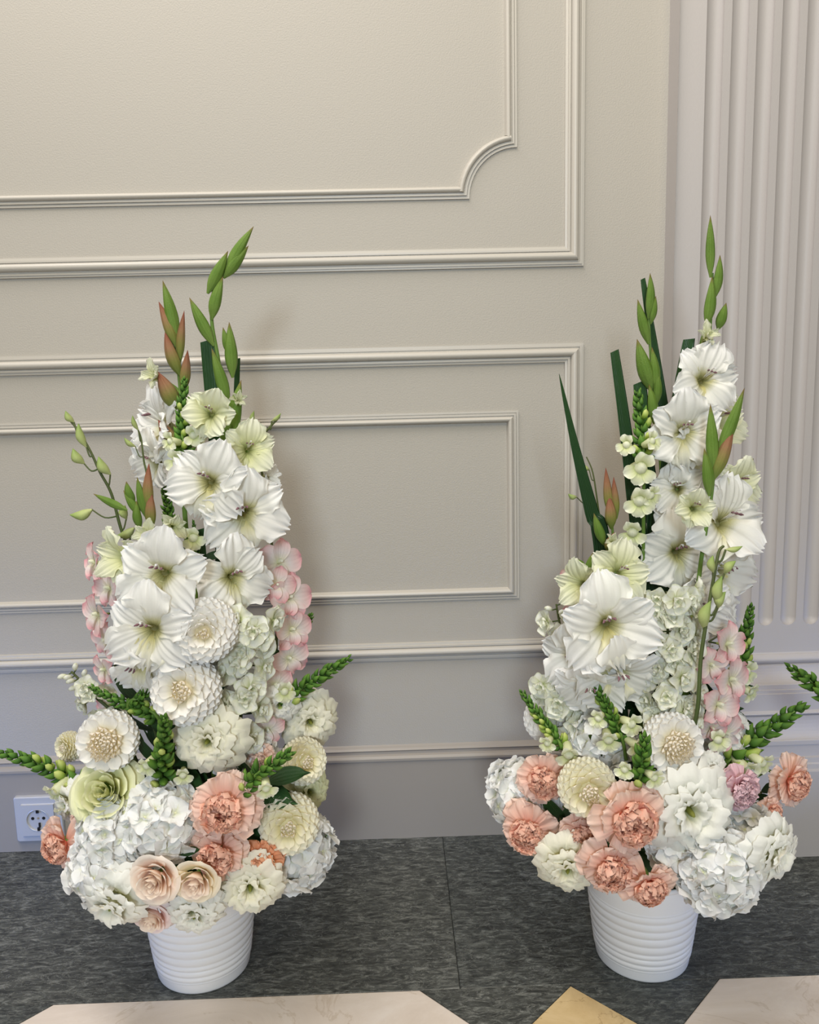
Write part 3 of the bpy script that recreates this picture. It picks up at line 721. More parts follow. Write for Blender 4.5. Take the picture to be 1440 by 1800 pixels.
def snapdragon(side, label, path, wpx, blooms=0, y0=.0, yt=None, stop=1.0, seed=1, dens=1.0, foot=True, yellow=.35):
    """path from the foot of the visible spike to its tip; y0 / yt: metres in front of the pot's axis at foot and tip."""
    rn = random.Random(seed); cx, cy = POT[side]; yt = y0 if yt is None else yt
    o = thing('snapdragon', label, 'snapdragon', 'snapdragon spikes', tr(cx, cy, .13)); inv = tr(-cx, -cy, -.13)
    n = len(path); pts = [at(px, py, cy - (y0 + (yt - y0) * i / max(1, n - 1))) for i, (px, py) in enumerate(path)]
    base = Vector((cx + (pts[0].x - cx) * .15, cy, .13))
    allp = smooth_path([base, base.lerp(pts[0], .65) + Vector((0, 0, .01))] + pts, 6) if foot else smooth_path(pts, 6)
    N = len(allp); mb = MB(); mb.tube([inv @ q for q in allp], [.0030 * (1 - .7 * i / N) for i in range(N)], 7); link('stem', mb.mesh('stem', M_stem), o)
    vis = smooth_path(pts, 10); Ls = [0]
    for a, b in zip(vis, vis[1:]): Ls.append(Ls[-1] + (b - a).length)
    T = Ls[-1]; W = wpx * mpp(pts[0]); cnt = int(dens * T / (W * .074)); ang = rn.random() * 6
    for i in range(cnt):
        s = (i + .5) / cnt; L = s * T; k = max(j for j in range(len(Ls)) if Ls[j] <= L); k = min(k, len(vis) - 2)
        q = vis[k].lerp(vis[k + 1], (L - Ls[k]) / max(1e-6, Ls[k + 1] - Ls[k])); d = (vis[k + 1] - vis[k]).normalized()
        ang += 2.39996; u = d.orthogonal().normalized(); v = d.cross(u); rd = u * cos(ang) + v * sin(ang)
        sz = W * (.42 * (1 - s) ** .5 + .21) * rn.uniform(.85, 1.15); out = (rd * (.95 - .45 * s) + d * (.66 + .5 * s) + Vector((rn.uniform(-.2, .2), rn.uniform(-.2, .2), rn.uniform(-.2, .2)))).normalized()
        yel = 1 if rn.random() < yellow * (1 - s) * 1.3 - .08 and s < .6 else 0
        link('bud', SNB[yel], o, inv @ to_dir(q + rd * sz * .08, out, -d) @ scl(sz * (1.0 if yel else 1)))
        if s < .75 and i % 2 == 0:
            link('calyx', SNC, o, inv @ to_dir(q, rd, d) @ rot('X', -PI / 2) @ rot('X', R_(18)) @ scl(sz * 1.0))
    for (px, py, dpx, fx, fz) in (blooms or []):
        P = at(px, py, cy - y0 - .018); nn = Vector((fx, -sqrt(max(.05, 1 - fx * fx - fz * fz)), fz)); Rr = dpx / 2 * mpp(P) * 1.45
        snap_floret(o, inv @ frame(P, nn, rn.uniform(-.3, .3)) @ scl(Rr), rn)
    return o

# orchid ------------------------------------------------------------------
ORP = [petal('petal', M_orch, 1.0, .90, 20, -24, .30, .025, 3, .30, .55, .25, 8, 11, seed=s, rd=1) for s in range(3)]
ORL = petal('lip', M_orch, .62, .60, 60, -30, .6, .03, 3, .4, .6, .3, 7, 9, seed=4)
mbx = MB(); mbx.tube([(0, 0, -.5), (0, .02, -.1), (0, .1, .12), (0, .12, .28)], [.05, .09, .09, .06], 8); ORC = mbx.mesh('bloom', M_snapw)
OPOD = pod('bud', M_orb, 1, .42, 1, -.10, 0, pw=.45)
def orchid(side, label, path, buds, blooms, y0=0.0, yt=None, seed=1, rad=.0022, foot=True):
    rn = random.Random(seed); cx, cy = POT[side]; yt = y0 if yt is None else yt
    o = thing('orchid', label, 'orchid', 'orchid sprays', tr(cx, cy, .13)); inv = tr(-cx, -cy, -.13)
    n = len(path); pts = [at(px, py, cy - (y0 + (yt - y0) * i / max(1, n - 1))) for i, (px, py) in enumerate(path)]
    base = Vector((cx + (pts[0].x - cx) * .15, cy, .13))
    allp = smooth_path([base, base.lerp(pts[0], .7)] + pts, 6); N = len(allp)
    mb = MB(); mb.tube([inv @ q for q in allp], [rad * (1.15 - .55 * i / N) for i in range(N)], 7); link('stem', mb.mesh('stem', M_stemd), o)
    def near(P): return min(allp, key=lambda q: (q - P).length)
    for (x0, y0_, x1, y1, wpx) in buds:
        Yb = cy - (y0 + yt) / 2; a = at(x0, y0_, Yb); b = at(x1, y1, Yb - .004); d = b - a; L = d.length
        bd = link('bud', OPOD, o, inv @ to_dir(a, d, Vector((0, 0, 1)) if abs(d.z) < abs(d.x) else Vector((1, 0, .2))) @ scl(L * wpx * mpp(a) / L / .42, L * wpx * mpp(a) / L / .42, L))
        q = near(a + Vector((0, 0, -.015)))
        if (q - a).length > .002:
            mid = a.lerp(q, .5) + Vector((0, -.001, -.006)); mb = MB(); mb.tube([inv @ z for z in smooth_path([q, mid, a], 4)], rad * .5, 6); link('stalk', mb.mesh('stalk', M_stemd), o)
    for (px, py, dpx, fx, fz, dd) in blooms:
        P = at(px, py, cy - y0 - dd); nn = Vector((fx, -sqrt(max(.05, 1 - fx * fx - fz * fz)), fz)); Rr = dpx / 2 * mpp(P) * 1.18
        b = link('bloom', ORC, o, inv @ frame(P, nn, rn.uniform(-.4, .4)) @ scl(Rr))
        for i, (ph, s, w_) in enumerate(((0, 1, .85), (72, 1, 1.1), (-72, 1, 1.1), (140, .95, .85), (-140, .95, .85))):
            link('petal', ORP[i % 3], b, rot('Z', R_(ph + rn.uniform(-6, 6))) @ tr(0, .06, -.02 * i) @ rot('X', R_(8 + rn.uniform(-8, 8))) @ scl(s * w_, s, s))
        link('lip', ORL, b, rot('Z', PI) @ tr(0, .05, .05))
        q = near(P); mb = MB(); mb.tube([inv @ (P - nn * Rr * .45), inv @ (P - nn * Rr * .9), inv @ q], rad * .55, 6); link('stalk', mb.mesh('stalk', M_stemd), o)
    return o

# delphinium ------------------------------------------------------------------
DLF = [floret_mesh(s, M_delph, 5, .7, l, True, 1.05, .55) for s, l in ((11, 18), (12, 32), (13, 8))]
DLI = [floret_mesh(s, M_delph, 4, .9, 55, True, .6, .34) for s in (14, 15)]
DPOD = pod('bud', M_delph, 1, .62, 0, .05, 0, pw=.5, n=7, k=8)
def delphinium(side, label, path, wpx, cnt, fsz, y0=.05, buds=0, seed=1, front=True, yt=None):
    rn = random.Random(seed); cx, cy = POT[side]; yt = y0 if yt is None else yt
    o = thing('delphinium', label, 'delphinium', 'white delphinium spikes', tr(cx, cy, .13)); inv = tr(-cx, -cy, -.13)
    n = len(path); pts = [at(px, py, cy - (y0 + (yt - y0) * i / max(1, n - 1))) for i, (px, py) in enumerate(path)]
    base = Vector((cx + (pts[0].x - cx) * .15, cy, .13)); allp = smooth_path([base, base.lerp(pts[0], .7)] + pts, 6); N = len(allp)
    mb = MB(); mb.tube([inv @ q for q in allp], [.0030 * (1 - .6 * i / N) for i in range(N)], 7); link('stem', mb.mesh('stem', M_stemd), o)
    vis = smooth_path(pts, 10); W = wpx / 2 * mpp(pts[0]); ang = 0; fs = fsz / 2 * mpp(pts[0])
    for i in range(cnt + buds):
        s = (i + .5) / (cnt + buds); k = min(len(vis) - 2, int(s * (len(vis) - 1))); q = vis[k]; d = (vis[k + 1] - vis[k]).normalized()
        ang += 2.39996; a = ang
        u = d.cross(Vector((0, 1, 0))).normalized(); v = u.cross(d)
        a2 = (a % (2 * PI)); rd = u * cos(a2) - v * abs(sin(a2)) if front else u * cos(a2) + v * sin(a2)
        if v.y < 0: rd = u * cos(a2) + v * abs(sin(a2)) if front else rd
        rd = (rd + d * .15).normalized(); isb = i >= cnt; rr = W * (.92 if not isb else .8) * rn.uniform(.6, .95)
        P = q + rd * rr
        mb = MB(); mb.tube([inv @ q, inv @ q.lerp(P, .6), inv @ P], .0009, 5); link('stalk', mb.mesh('stalk', M_stemd), o)
        if isb: link('bud', DPOD, o, inv @ to_dir(P - rd * .003, (rd + d * .4), d) @ scl(fs * .95))
        else:
            nn = (rd + Vector((rn.uniform(-.25, .25), -.35, rn.uniform(-.15, .3)))).normalized()
            M = inv @ tr(*P) @ nn.to_track_quat('Z', 'Y').to_matrix().to_4x4() @ rot('Z', rn.uniform(0, 6)) @ scl(fs * 1.95 * rn.uniform(.88, 1.1))
            b = link('floret', DLF[rn.randrange(3)], o, M)
            link('eye_petals', DLI[rn.randrange(2)], b, tr(0, 0, .03))
    return o

# strap leaves and greenery -------------------------------------------------------
def strap(side, label, pts, wd, y0, cutm=True, vfold=.18, yt=None):
    cx, cy = POT[side]; n = len(pts); yt = y0 if yt is None else yt
    o = None; W3 = [at(px, py, cy - (y0 + (yt - y0) * i / (n - 1))) for i, (px, py) in enumerate(pts)]
    foot = Vector((cx + (W3[0].x - cx) * .3, cy - y0 * .4, .14)); P = smooth_path([foot] + W3, 6); N = len(P)
    mb = MB(); rows = []; rowsb = []; uvs = []
    org = foot
    for i, q in enumerate(P):
        s = i / (N - 1); ws = wd[0] + (wd[1] - wd[0]) * s
        if not cutm: ws = wd[0] * (1 - s ** 1.8) + .4
        h = ws / 2 * mpp(q); t = (P[min(i + 1, N - 1)] - P[max(0, i - 1)]).normalized()
        sd = t.cross(Vector((0, 1, 0))).normalized() * -1; nm = sd.cross(t)
        row = []; rb = []
        for j in range(7):
            v = -1 + j / 3; e = q + sd * (v * h) + Vector((0, -1, 0)) * (vfold * h * abs(v))
            if cutm and i == N - 1: e = e + t * (v * h * .25)
            row.append(e - org - Vector((0, .0005, 0))); rb.append(e - org + Vector((0, .0005, 0)))
        rows.append(row + rb[::-1]); uvs.append([(k / 13, s) for k in range(14)])
    mb.grid(rows, uvs, closed=True); mb.poly(rows[-1], (.5, 1))
    o = link('strap_leaf', mb.mesh('strap_leaf', M_strap)); o.location = org
    o['label'] = label; o['category'] = 'leaf'; o['group'] = 'dark strap leaves'
    return o
LF = [petal('leaf', M_leaf, 1, .52, 10, -20, .15, .01, 2, .25, .40, .3, 7, 5, seed=s, point=1) for s in range(2)]
def sprig(side, label, px, py, depth, length=.12, cnt=9, lean=0, seed=1, size=.062, vis=None):
    rn = random.Random(seed); cx, cy = POT[side]; P = at(px, py, cy - depth)
    o = thing('greenery_sprig', label, 'greenery', 'leafy filler sprigs', tr(cx, cy, .13)); inv = tr(-cx, -cy, -.13)
    foot = Vector((cx + (P.x - cx) * .15, cy, .13)); d = (P - foot)
    pts = smooth_path([foot, foot.lerp(P, .5) + Vector((0, 0, .01)), P], 6)
    mb = MB(); mb.tube([inv @ q for q in pts], .0016, 6); link('stem', mb.mesh('stem', M_stemd), o)
    for i in range(cnt):
        s = 1 - (i / cnt) * min(.95, length / max(.01, d.length)); q = foot.lerp(P, s) + Vector((0, 0, .01 * sin(PI * s)))
        a = i * 2.39996; rd = Vector((cos(a), -abs(sin(a)) * .7, .35)).normalized()
        link('leaf', LF[i % 2], o, inv @ to_dir(q, -Vector((0, 1, 0)).cross(rd) + Vector((0, -.6, .4)), rd) @ scl(size * rn.uniform(.8, 1.15)))
    return o

# ------------------------------------------------------------------ buckets
def bucket(side, label):
    cx, cy = POT[side]; o = thing('bucket', label, 'bucket', None, tr(cx, cy, 0))
    gro = [.018, .0265, .036, .0440, .0565, .0690, .0805, .0925, .1040]
    prof = [(0, .0025), (.0560, .0025), (.0575, 0), (.0618, 0), (.0632, .0015)]
    def rb(z): return .0632 + (.0805 - .0632) * (z / .145) ** .9
    z = .003
    while z < .139:
        g = min(abs(z - q) for q in gro); r = rb(z)
        near = [q for q in gro if q <= z]
        if z > .016 and z < .106:
            lo = max([q for q in gro if q <= z], default=.016); hi = min([q for q in gro if q > z], default=.106)
            if lo < hi:
                t = (z - lo) / (hi - lo); r += -.0010 + .0021 * sin(PI * t) ** .7
        prof.append((r, z)); z += .0011
    prof += [(.0800, .139), (.0818, .1405), (.0826, .1430), (.0822, .1458), (.0806, .1468), (.0790, .1455), (.0782, .138), (.0600, .010), (0, .010)]
    n = 72; mb = MB()
    mb.grid([[(r * cos(2 * PI * j / n), r * sin(2 * PI * j / n), z) for j in range(n)] for r, z in prof], closed=True)
    link('bucket_body', mb.mesh('bucket_body', M_pot), o)
    t = thing('floral_foam', 'green wet floral foam filling the ' + {'L': 'left white bucket', 'R': 'right white bucket', 'N': 'bucket beyond the right edge'}[side], 'foam', None, tr(cx, cy, .012))
    mb = MB(); mb.grid([[(r * cos(2 * PI * j / 24), r * sin(2 * PI * j / 24), z) for j in range(24)] for r, z in ((0, 0), (.054, 0), (.056, .004), (.0705, .130), (.066, .150), (.045, .170), (0, .172))], closed=True)
    link('foam_block', mb.mesh('foam_block', M_foam), t)
    return o

# ===DATA===
# ------------------------------------------------------------------ left arrangement
bucket('L', 'ribbed white bucket carrying the left flower arrangement')
strap('L', 'wide dark strap leaf with a square cut top in the left arrangement', [(392, 1000), (384, 820), (366, 598)], (26, 27), .0)
strap('L', 'narrow dark strap leaf seen edge on behind the left green buds', [(402, 980), (412, 800), (418, 630)], (14, 9), -.03)
strap('L', 'dark strap leaf rising through the left gap beside the small white snapdragon', [(362, 1120), (360, 1040), (352, 930)], (22, 14), .02)
gladiolus('L', 'green budded gladiolus with the tallest curving tip at left', [(402, 1010), (404, 860), (402, 760), (385, 640), (372, 560), (378, 500), (402, 455)],
  [(396, 483, 446, 398, 24, 0), (393, 489, 437, 432, 22, 0), (365, 516, 401, 441, 24, 0), (372, 562, 392, 486, 25, 0), (376, 608, 333, 523, 24, 0), (404, 625, 392, 575, 16, 0), (409, 664, 403, 566, 25, 0), (402, 712, 372, 612, 24, 0), (408, 772, 424, 668, 30, 0), (392, 792, 412, 720, 26, 0)],
  [(418, 702, 36, .3, .4, 'green', .1, .0), (366, 727, 84, -.05, .15, 'green', .85, .02), (437, 790, 84, .25, .15, 'green', .85, .02), (358, 848, 122, -.15, .1, 'white', 1, .05), (428, 905, 128, .15, .0, 'white', 1, .04), (415, 1018, 118, .45, .05, 'white', 1, .05), (474, 838, 40, .7, .2, 'white', .3, -.02)], .02, 1)
gladiolus('L', 'red budded gladiolus spike at upper left with open white side bloom', [(330, 980), (322, 860), (316, 740), (316, 680), (305, 590)],
  [(312, 600, 286, 493, 25, 0), (311, 612, 279, 530, 22, 1), (318, 662, 290, 583, 26, 1), (316, 640, 324, 546, 18, 1), (322, 690, 330, 615, 20, 1), (311, 720, 277, 653, 32, 1), (313, 790, 278, 738, 28, 1)],
  [(268, 660, 44, -.5, .3, 'green', .25, -.01), (268, 745, 120, -.75, .25, 'white', .8, -.03), (262, 812, 92, -.55, -.1, 'white', .9, -.03), (345, 770, 44, .2, .1, 'green', .2, .0)], -.02, 2)
gladiolus('L', 'gladiolus with short pinkish buds and two big white blooms at left', [(292, 1230), (285, 1120), (278, 1000), (268, 930), (264, 890)],
  [(262, 905, 262, 814, 22, 1), (257, 910, 241, 838, 19, 0), (266, 930, 266, 862, 22, 1), (224, 897, 164, 868, 16, 0), (247, 906, 217, 862, 17, 0), (246, 930, 240, 880, 20, 0), (236, 885, 222, 846, 20, 0)],
  [(258, 938, 44, 0, .3, 'green', .3, .03), (277, 1012, 138, -.05, .1, 'white', 1, .08), (254, 1112, 136, -.15, .1, 'white', 1, .09), (238, 1180, 110, -.35, -.35, 'white', .9, .06), (304, 925, 50, .3, .1, 'green', .3, -.01), (206, 980, 74, -.5, .2, 'green', .45, .01)], .05, 3)
orchid('L', 'pink orchid spray with pale green buds arching far left', [(240, 1010), (213, 930), (196, 868), (176, 830), (160, 795), (140, 760), (124, 740)],
  [(130, 742, 115, 722, 15), (152, 786, 138, 744, 19), (148, 815, 128, 788, 22), (194, 834, 173, 802, 22), (162, 896, 122, 905, 24), (236, 928, 204, 942, 22), (222, 912, 220, 888, 20)],
  [(166, 990, 62, -.75, .1, .02), (192, 1036, 62, -.6, .1, .03), (172, 1082, 70, -.7, .05, .03), (188, 1126, 62, -.6, -.05, .03), (184, 1178, 52, -.6, -.1, .04), (192, 1240, 46, -.4, -.1, .03)], .0, .0, 4)
orchid('L', 'thin orchid stem with two tiny green buds before the left side bloom', [(262, 860), (253, 810), (248, 770), (240, 750)], [(243, 756, 233, 730, 11), (238, 785, 218, 769, 12)], [], .03, .02, 5, .0015)
orchid('L', 'pink orchid spray down the right side of the left arrangement', [(478, 1260), (486, 1120), (478, 960), (462, 840), (455, 780), (492, 732)],
  [(445, 748, 447, 722, 12), (478, 740, 494, 726, 9), (462, 836, 494, 848, 20), (478, 934, 500, 928, 16)],
  [(490, 990, 74, .55, .1, .02), (506, 1052, 78, .6, .05, .03), (486, 1030, 60, .3, .1, .04), (512, 1108, 68, .6, .0, .03), (508, 1158, 66, .55, .0, .03), (484, 1205, 58, .4, -.1, .05), (470, 1282, 54, .3, -.2, .08)], -.01, -.01, 6)
snapdragon('L', 'upright green snapdragon spike between the red and green gladiolus buds', [(322, 800), (320, 740), (324, 668)], 36, [(312, 810, 52, -.2, .0), (318, 850, 48, -.3, .1), (340, 765, 42, .2, .2), (300, 775, 40, -.5, .2)], .03, .0, seed=1)
snapdragon('L', 'small green snapdragon tip poking out at right of the left arrangement', [(505, 1170), (518, 1130), (548, 1082)], 32, 0, .0, -.02, seed=2)
snapdragon('L', 'long green snapdragon reaching right over the cream lisianthus', [(480, 1250), (520, 1218), (560, 1190), (614, 1158)], 42, [(500, 1215, 44, .4, .2)], .04, .03, seed=3)
snapdragon('L', 'green snapdragon pointing to the left edge of the picture', [(150, 1392), (110, 1362), (60, 1340), (0, 1324)], 44, [(98, 1390, 50, -.4, -.3), (118, 1425, 50, -.3, -.4)], .06, .04, seed=4)
snapdragon('L', 'bright green snapdragon lying in front of the cream dahlia', [(425, 1398), (450, 1362), (478, 1345), (513, 1322)], 44, [(468, 1385, 46, .2, -.2)], .17, .18, seed=5)
snapdragon('L', 'green snapdragon seen end on beside the left white dahlia', [(286, 1375), (284, 1330), (290, 1285), (288, 1262)], 46, [(258, 1345, 44, -.2, -.1), (322, 1362, 40, .2, 0)], .13, .19, seed=6)
snapdragon('L', 'leafy dark snapdragon curving under the two big left blooms', [(225, 1245), (250, 1225), (262, 1200), (276, 1172)], 30, 0, .10, .10, seed=7, yellow=.1)
snapdragon('L', 'cluster of green snapdragon buds left of the middle dahlia', [(278, 1262), (240, 1245), (205, 1232), (160, 1208)], 32, 0, .11, .08, seed=8)
snapdragon('L', 'small white snapdragon florets beside the dark leaf gap at left', [(345, 1010), (343, 960), (340, 915)], 16, [(340, 945, 48, .1, .1), (338, 985, 44, .1, -.2), (372, 1030, 44, .2, -.1)], .03, .01, seed=9)
snapdragon('L', 'dark budded snapdragon behind the pinkish gladiolus buds', [(300, 930), (294, 880), (286, 835)], 26, 0, -.02, -.03, seed=10, yellow=0)
delphinium('L', 'white delphinium spike right of the upper dahlias', [(420, 1290), (428, 1210), (440, 1130), (450, 1085)], 84, 17, 50, .09, 0, 3)
delphinium('L', 'white delphinium with closed buds at the far left edge', [(205, 1262), (168, 1225), (140, 1195), (125, 1180)], 46, 7, 38, .04, 6, 4)
dahlia('L', 360, 1108, 134, 'white pompon dahlia below the big left gladiolus blooms', f=(.12, .1), dd=.035, heart=.05)
dahlia('L', 328, 1214, 142, 'white pompon dahlia with a blush heart in the left middle', f=(-.08, .32), dd=.02, heart=.12)
dahlia('L', 190, 1302, 124, 'white pompon dahlia with a golden heart at far left', f=(.05, .15), dd=.0, heart=.30)
dahlia('L', 533, 1338, 96, 'ivory dahlia tilted to the right above the cream one', 'cream', f=(.5, .25), dd=.0, heart=.1)
dahlia('L', 508, 1447, 124, 'cream pompon dahlia at the lower right of the left arrangement', 'cream', f=(.12, .12), dd=.0, heart=.1)
dahlia('L', 122, 1312, 62, 'small beige dahlia half hidden behind the golden hearted one', 'cream', f=(-.6, .1), dd=-.08, heart=.1)
lisianthus('L', 364, 1304, 124, 'cream lisianthus in the middle of the left arrangement', f=(-.05, .1), dd=.02, seed=2)
lisianthus('L', 546, 1270, 100, 'cream lisianthus on the right flank of the left arrangement', f=(.3, .05), seed=3, wild=1)
rose('L', 182, 1394, 112, 'pale green cabbage shaped rose under the far left dahlia', 'green', f=(.0, .55), dd=.0, seed=4)
lisianthus('L', 440, 1562, 112, 'cream lisianthus at the lower right beside the cream rose', f=(.15, -.1), dd=.0, seed=5, wild=1.5)
lisianthus('L', 342, 1610, 98, 'white lisianthus hanging over the rim of the left bucket', 'white', f=(.0, -.25), dd=.0, seed=6, wild=1)
lisianthus('L', 196, 1594, 120, 'white lisianthus drooping at the lower left', 'white', f=(-.25, -.35), dd=.015, seed=7, wild=2)
lisianthus('L', 545, 1392, 80, 'pale lisianthus between the ivory and cream dahlias', 'green', f=(.5, .1), dd=-.06, seed=8)
lisianthus('L', 118, 1414, 80, 'small white lisianthus above the pink carnation by the socket', 'white', f=(-.5, .0), dd=-.05, seed=9, wild=1)
lisianthus('L', 492, 1240, 70, 'white ruffled lisianthus beside the right hand pink orchids', 'white', f=(.2, .1), dd=-.02, seed=10)
carnation('L', 396, 1420, 124, 'large pale salmon carnation in the left arrangement', f=(.05, .15), dd=.03, seed=1)
carnation('L', 386, 1496, 104, 'deep salmon carnation below the large pale one', f=(-.1, -.05), dd=.0, seed=2)
carnation('L', 455, 1512, 84, 'small orange carnation under the cream dahlia', 'peach', f=(.1, -.05), dd=-.01, seed=3)
carnation('L', 114, 1482, 92, 'pink carnation at the left edge beside the socket', f=(-.45, .0), dd=-.02, seed=4)
carnation('L', 150, 1440, 60, 'half hidden beige pink carnation above the left hydrangea', 'pale', f=(-.3, .2), dd=-.04, seed=5)
carnation('L', 455, 1335, 62, 'small peach carnation tucked behind the bright green snapdragon', 'pale', f=(.1, .1), dd=-.03, seed=6)
rose('L', 270, 1550, 92, 'blush rose with a spiral heart above the left bucket', 'blush', f=(-.1, .02), dd=.02, seed=1, closed=1)
rose('L', 344, 1552, 84, 'cream rosebud next to the spiral blush rose', 'cream', f=(.0, -.12), dd=.02, seed=2, closed=1)
rose('L', 266, 1616, 68, 'pale pink rose low against the left bucket', 'pink', f=(-.1, -.3), dd=-.01, seed=3)
hydrangea('L', 212, 1462, 150, 'white hydrangea between the green lisianthus and pink carnation', f=(-.3, .1), dd=-.03, seed=1, cnt=56)
hydrangea('L', 192, 1520, 140, 'white hydrangea at the lower left above the floor', f=(-.3, -.1), dd=-.02, seed=2, cnt=60)
hydrangea('L', 286, 1444, 150, 'white hydrangea in the centre front of the left arrangement', f=(-.05, .1), dd=-.03, seed=3, cnt=64)
hydrangea('L', 520, 1492, 140, 'white hydrangea behind the cream dahlia at lower right', f=(.5, -.1), dd=-.06, seed=4, cnt=60)
hydrangea('L', 430, 1330, 120, 'white hydrangea behind the middle cream lisianthus', f=(.2, .1), dd=-.07, seed=5, cnt=50)
sprig('L', 'dark leafy sprig in the gap under the white upper dahlia', 330, 1165, .06, seed=1)
sprig('L', 'dark leafy sprig left of the middle white dahlia', 255, 1230, .08, seed=2)
sprig('L', 'dark leaves beside the bright green snapdragon', 470, 1375, .12, seed=3)
sprig('L', 'green leaves under the pink carnation near the socket', 120, 1538, .10, .05, 3, seed=4, size=.03)
sprig('L', 'dark leaves between the two left snapdragon stems', 290, 1340, .11, seed=5)
sprig('L', 'dark leaves high among the left gladiolus stems', 335, 960, -.02, .2, 10, seed=6, size=.045)
sprig('L', 'dark leaves behind the left delphinium', 425, 1160, .0, .15, 10, seed=7)
sprig('L', 'green leaf tips between the rose and the hydrangea', 318, 1502, .17, .06, 4, seed=8, size=.028)
sprig('L', 'dark leaves behind the large salmon carnation', 430, 1450, .12, .1, 8, seed=9)
sprig('L', 'dark leaves low in the left arrangement above the rim', 300, 1500, .10, .1, 8, seed=10)

# ------------------------------------------------------------------ right arrangement
bucket('R', 'ribbed white bucket carrying the right flower arrangement')
strap('R', 'pointed strap leaf leaning far left in the right arrangement', [(1062, 990), (1040, 900), (1010, 780), (983, 657)], (34, 4), .03, False)
strap('R', 'tall strap leaf with a square cut top left of the budded spike', [(1124, 1000), (1112, 860), (1096, 730), (1080, 617)], (36, 15), .01)
strap('R', 'short strap leaf cut square behind the white snapdragon', [(1150, 960), (1138, 820), (1124, 672)], (30, 23), -.02)
strap('R', 'dark strap leaf leaning right beside the tall gladiolus', [(1165, 960), (1178, 820), (1196, 690), (1211, 596)], (50, 20), .0, yt=-.01)
strap('R', 'dark strap leaf behind the middle gladiolus buds', [(1188, 920), (1172, 780), (1150, 620), (1130, 490)], (44, 8), -.03)
strap('R', 'broad dark strap leaf low in the right gap', [(1150, 1150), (1155, 1000), (1165, 850)], (44, 36), -.02)
gladiolus('R', 'tallest gladiolus spike of the right arrangement against the pilaster', [(1205, 1080), (1222, 900), (1238, 740), (1244, 640), (1250, 560), (1253, 480)],
  [(1249, 488, 1249, 378, 18, 0), (1256, 525, 1266, 448, 20, 0), (1242, 574, 1252, 486, 24, 0), (1262, 580, 1277, 532, 20, 0), (1236, 625, 1244, 568, 24, 0)],
  [(1246, 590, 44, .1, .5, 'green', .15, .01), (1243, 666, 106, .0, .15, 'white', .95, .03), (1268, 636, 40, .7, .4, 'green', .3, -.02), (1206, 760, 118, -.15, .05, 'white', 1, .04), (1272, 742, 84, .6, .2, 'green', .6, -.02), (1232, 800, 100, .3, -.1, 'white', 1, .02), (1192, 860, 84, -.3, .1, 'white', .8, .02)], .0, 1)
gladiolus('R', 'gladiolus spike of closed green buds in the middle of the right group', [(1170, 980), (1165, 860), (1156, 740), (1145, 640), (1141, 560)],
  [(1140, 560, 1143, 480, 20, 0), (1144, 570, 1153, 520, 14, 0), (1140, 605, 1121, 526, 20, 0), (1145, 688, 1120, 596, 30, 0), (1152, 690, 1146, 610, 22, 0), (1150, 745, 1141, 676, 22, 0), (1154, 712, 1156, 650, 18, 0)],
  [(1190, 900, 80, -.1, .2, 'white', .8, .02), (1196, 975, 124, -.1, .05, 'white', 1, .05)], -.02, 2)
gladiolus('R', 'gladiolus with fanned red tipped buds at upper right', [(1218, 1120), (1232, 990), (1250, 880), (1256, 830)],
  [(1254, 832, 1249, 710, 24, 0), (1260, 805, 1309, 682, 25, 0), (1253, 845, 1290, 748, 25, 1), (1247, 872, 1238, 788, 24, 0)],
  [(1302, 852, 92, .45, .15, 'green', .8, -.06), (1221, 894, 56, -.1, .15, 'green', .6, .01), (1284, 918, 132, .2, .2, 'white', 1, -.02), (1280, 1010, 122, .3, -.1, 'white', 1, -.04), (1232, 1070, 110, .1, -.1, 'white', 1, -.04), (1262, 1090, 90, .4, -.2, 'white', .9, -.06)], .085, 3)
gladiolus('R', 'gladiolus with short reddish buds at the left of the right group', [(1080, 1220), (1082, 1100), (1080, 980), (1076, 920)],
  [(1072, 905, 1065, 822, 17, 1), (1084, 912, 1079, 838, 16, 1), (1075, 930, 1071, 870, 22, 1), (1062, 958, 1044, 902, 20, 0), (1072, 972, 1080, 936, 26, 1), (1038, 1010, 1042, 972, 26, 0), (1030, 1000, 1002, 982, 18, 0)],
  [(1077, 952, 34, .0, .4, 'green', .15, .02), (1092, 1008, 92, .0, .2, 'green', .9, .06), (1072, 1104, 150, -.1, .1, 'white', 1, .08), (1092, 1196, 130, .05, -.25, 'white', 1, .07), (1012, 1160, 120, -.55, -.1, 'white', .95, .04), (1022, 1028, 70, -.5, .2, 'green', .5, .0), (1040, 1215, 110, -.3, -.4, 'white', .9, .05)], .04, 4)
orchid('R', 'orchid stem with green buds over the right gladiolus blooms', [(1224, 1262), (1232, 1160), (1244, 1080), (1256, 1010), (1264, 970), (1272, 960)],
  [(1276, 966, 1306, 960, 13), (1254, 1006, 1254, 976, 18), (1274, 1008, 1294, 986, 18), (1262, 1062, 1270, 1012, 24), (1262, 1068, 1276, 1040, 22), (1238, 1106, 1250, 1056, 26)], [], .15, .13, 1, .0026)
orchid('R', 'pink orchid spray on the right flank of the right group', [(1250, 1330), (1262, 1260), (1270, 1180), (1262, 1110)],
  [(1262, 1160, 1250, 1140, 20)], [(1278, 1134, 72, .5, .1, .04), (1250, 1170, 60, .2, .0, .05), (1284, 1196, 78, .5, .0, .04), (1262, 1240, 70, .3, .1, .05), (1272, 1290, 72, .4, -.1, .04), (1250, 1280, 50, .1, -.2, .05)], .06, .05, 2)
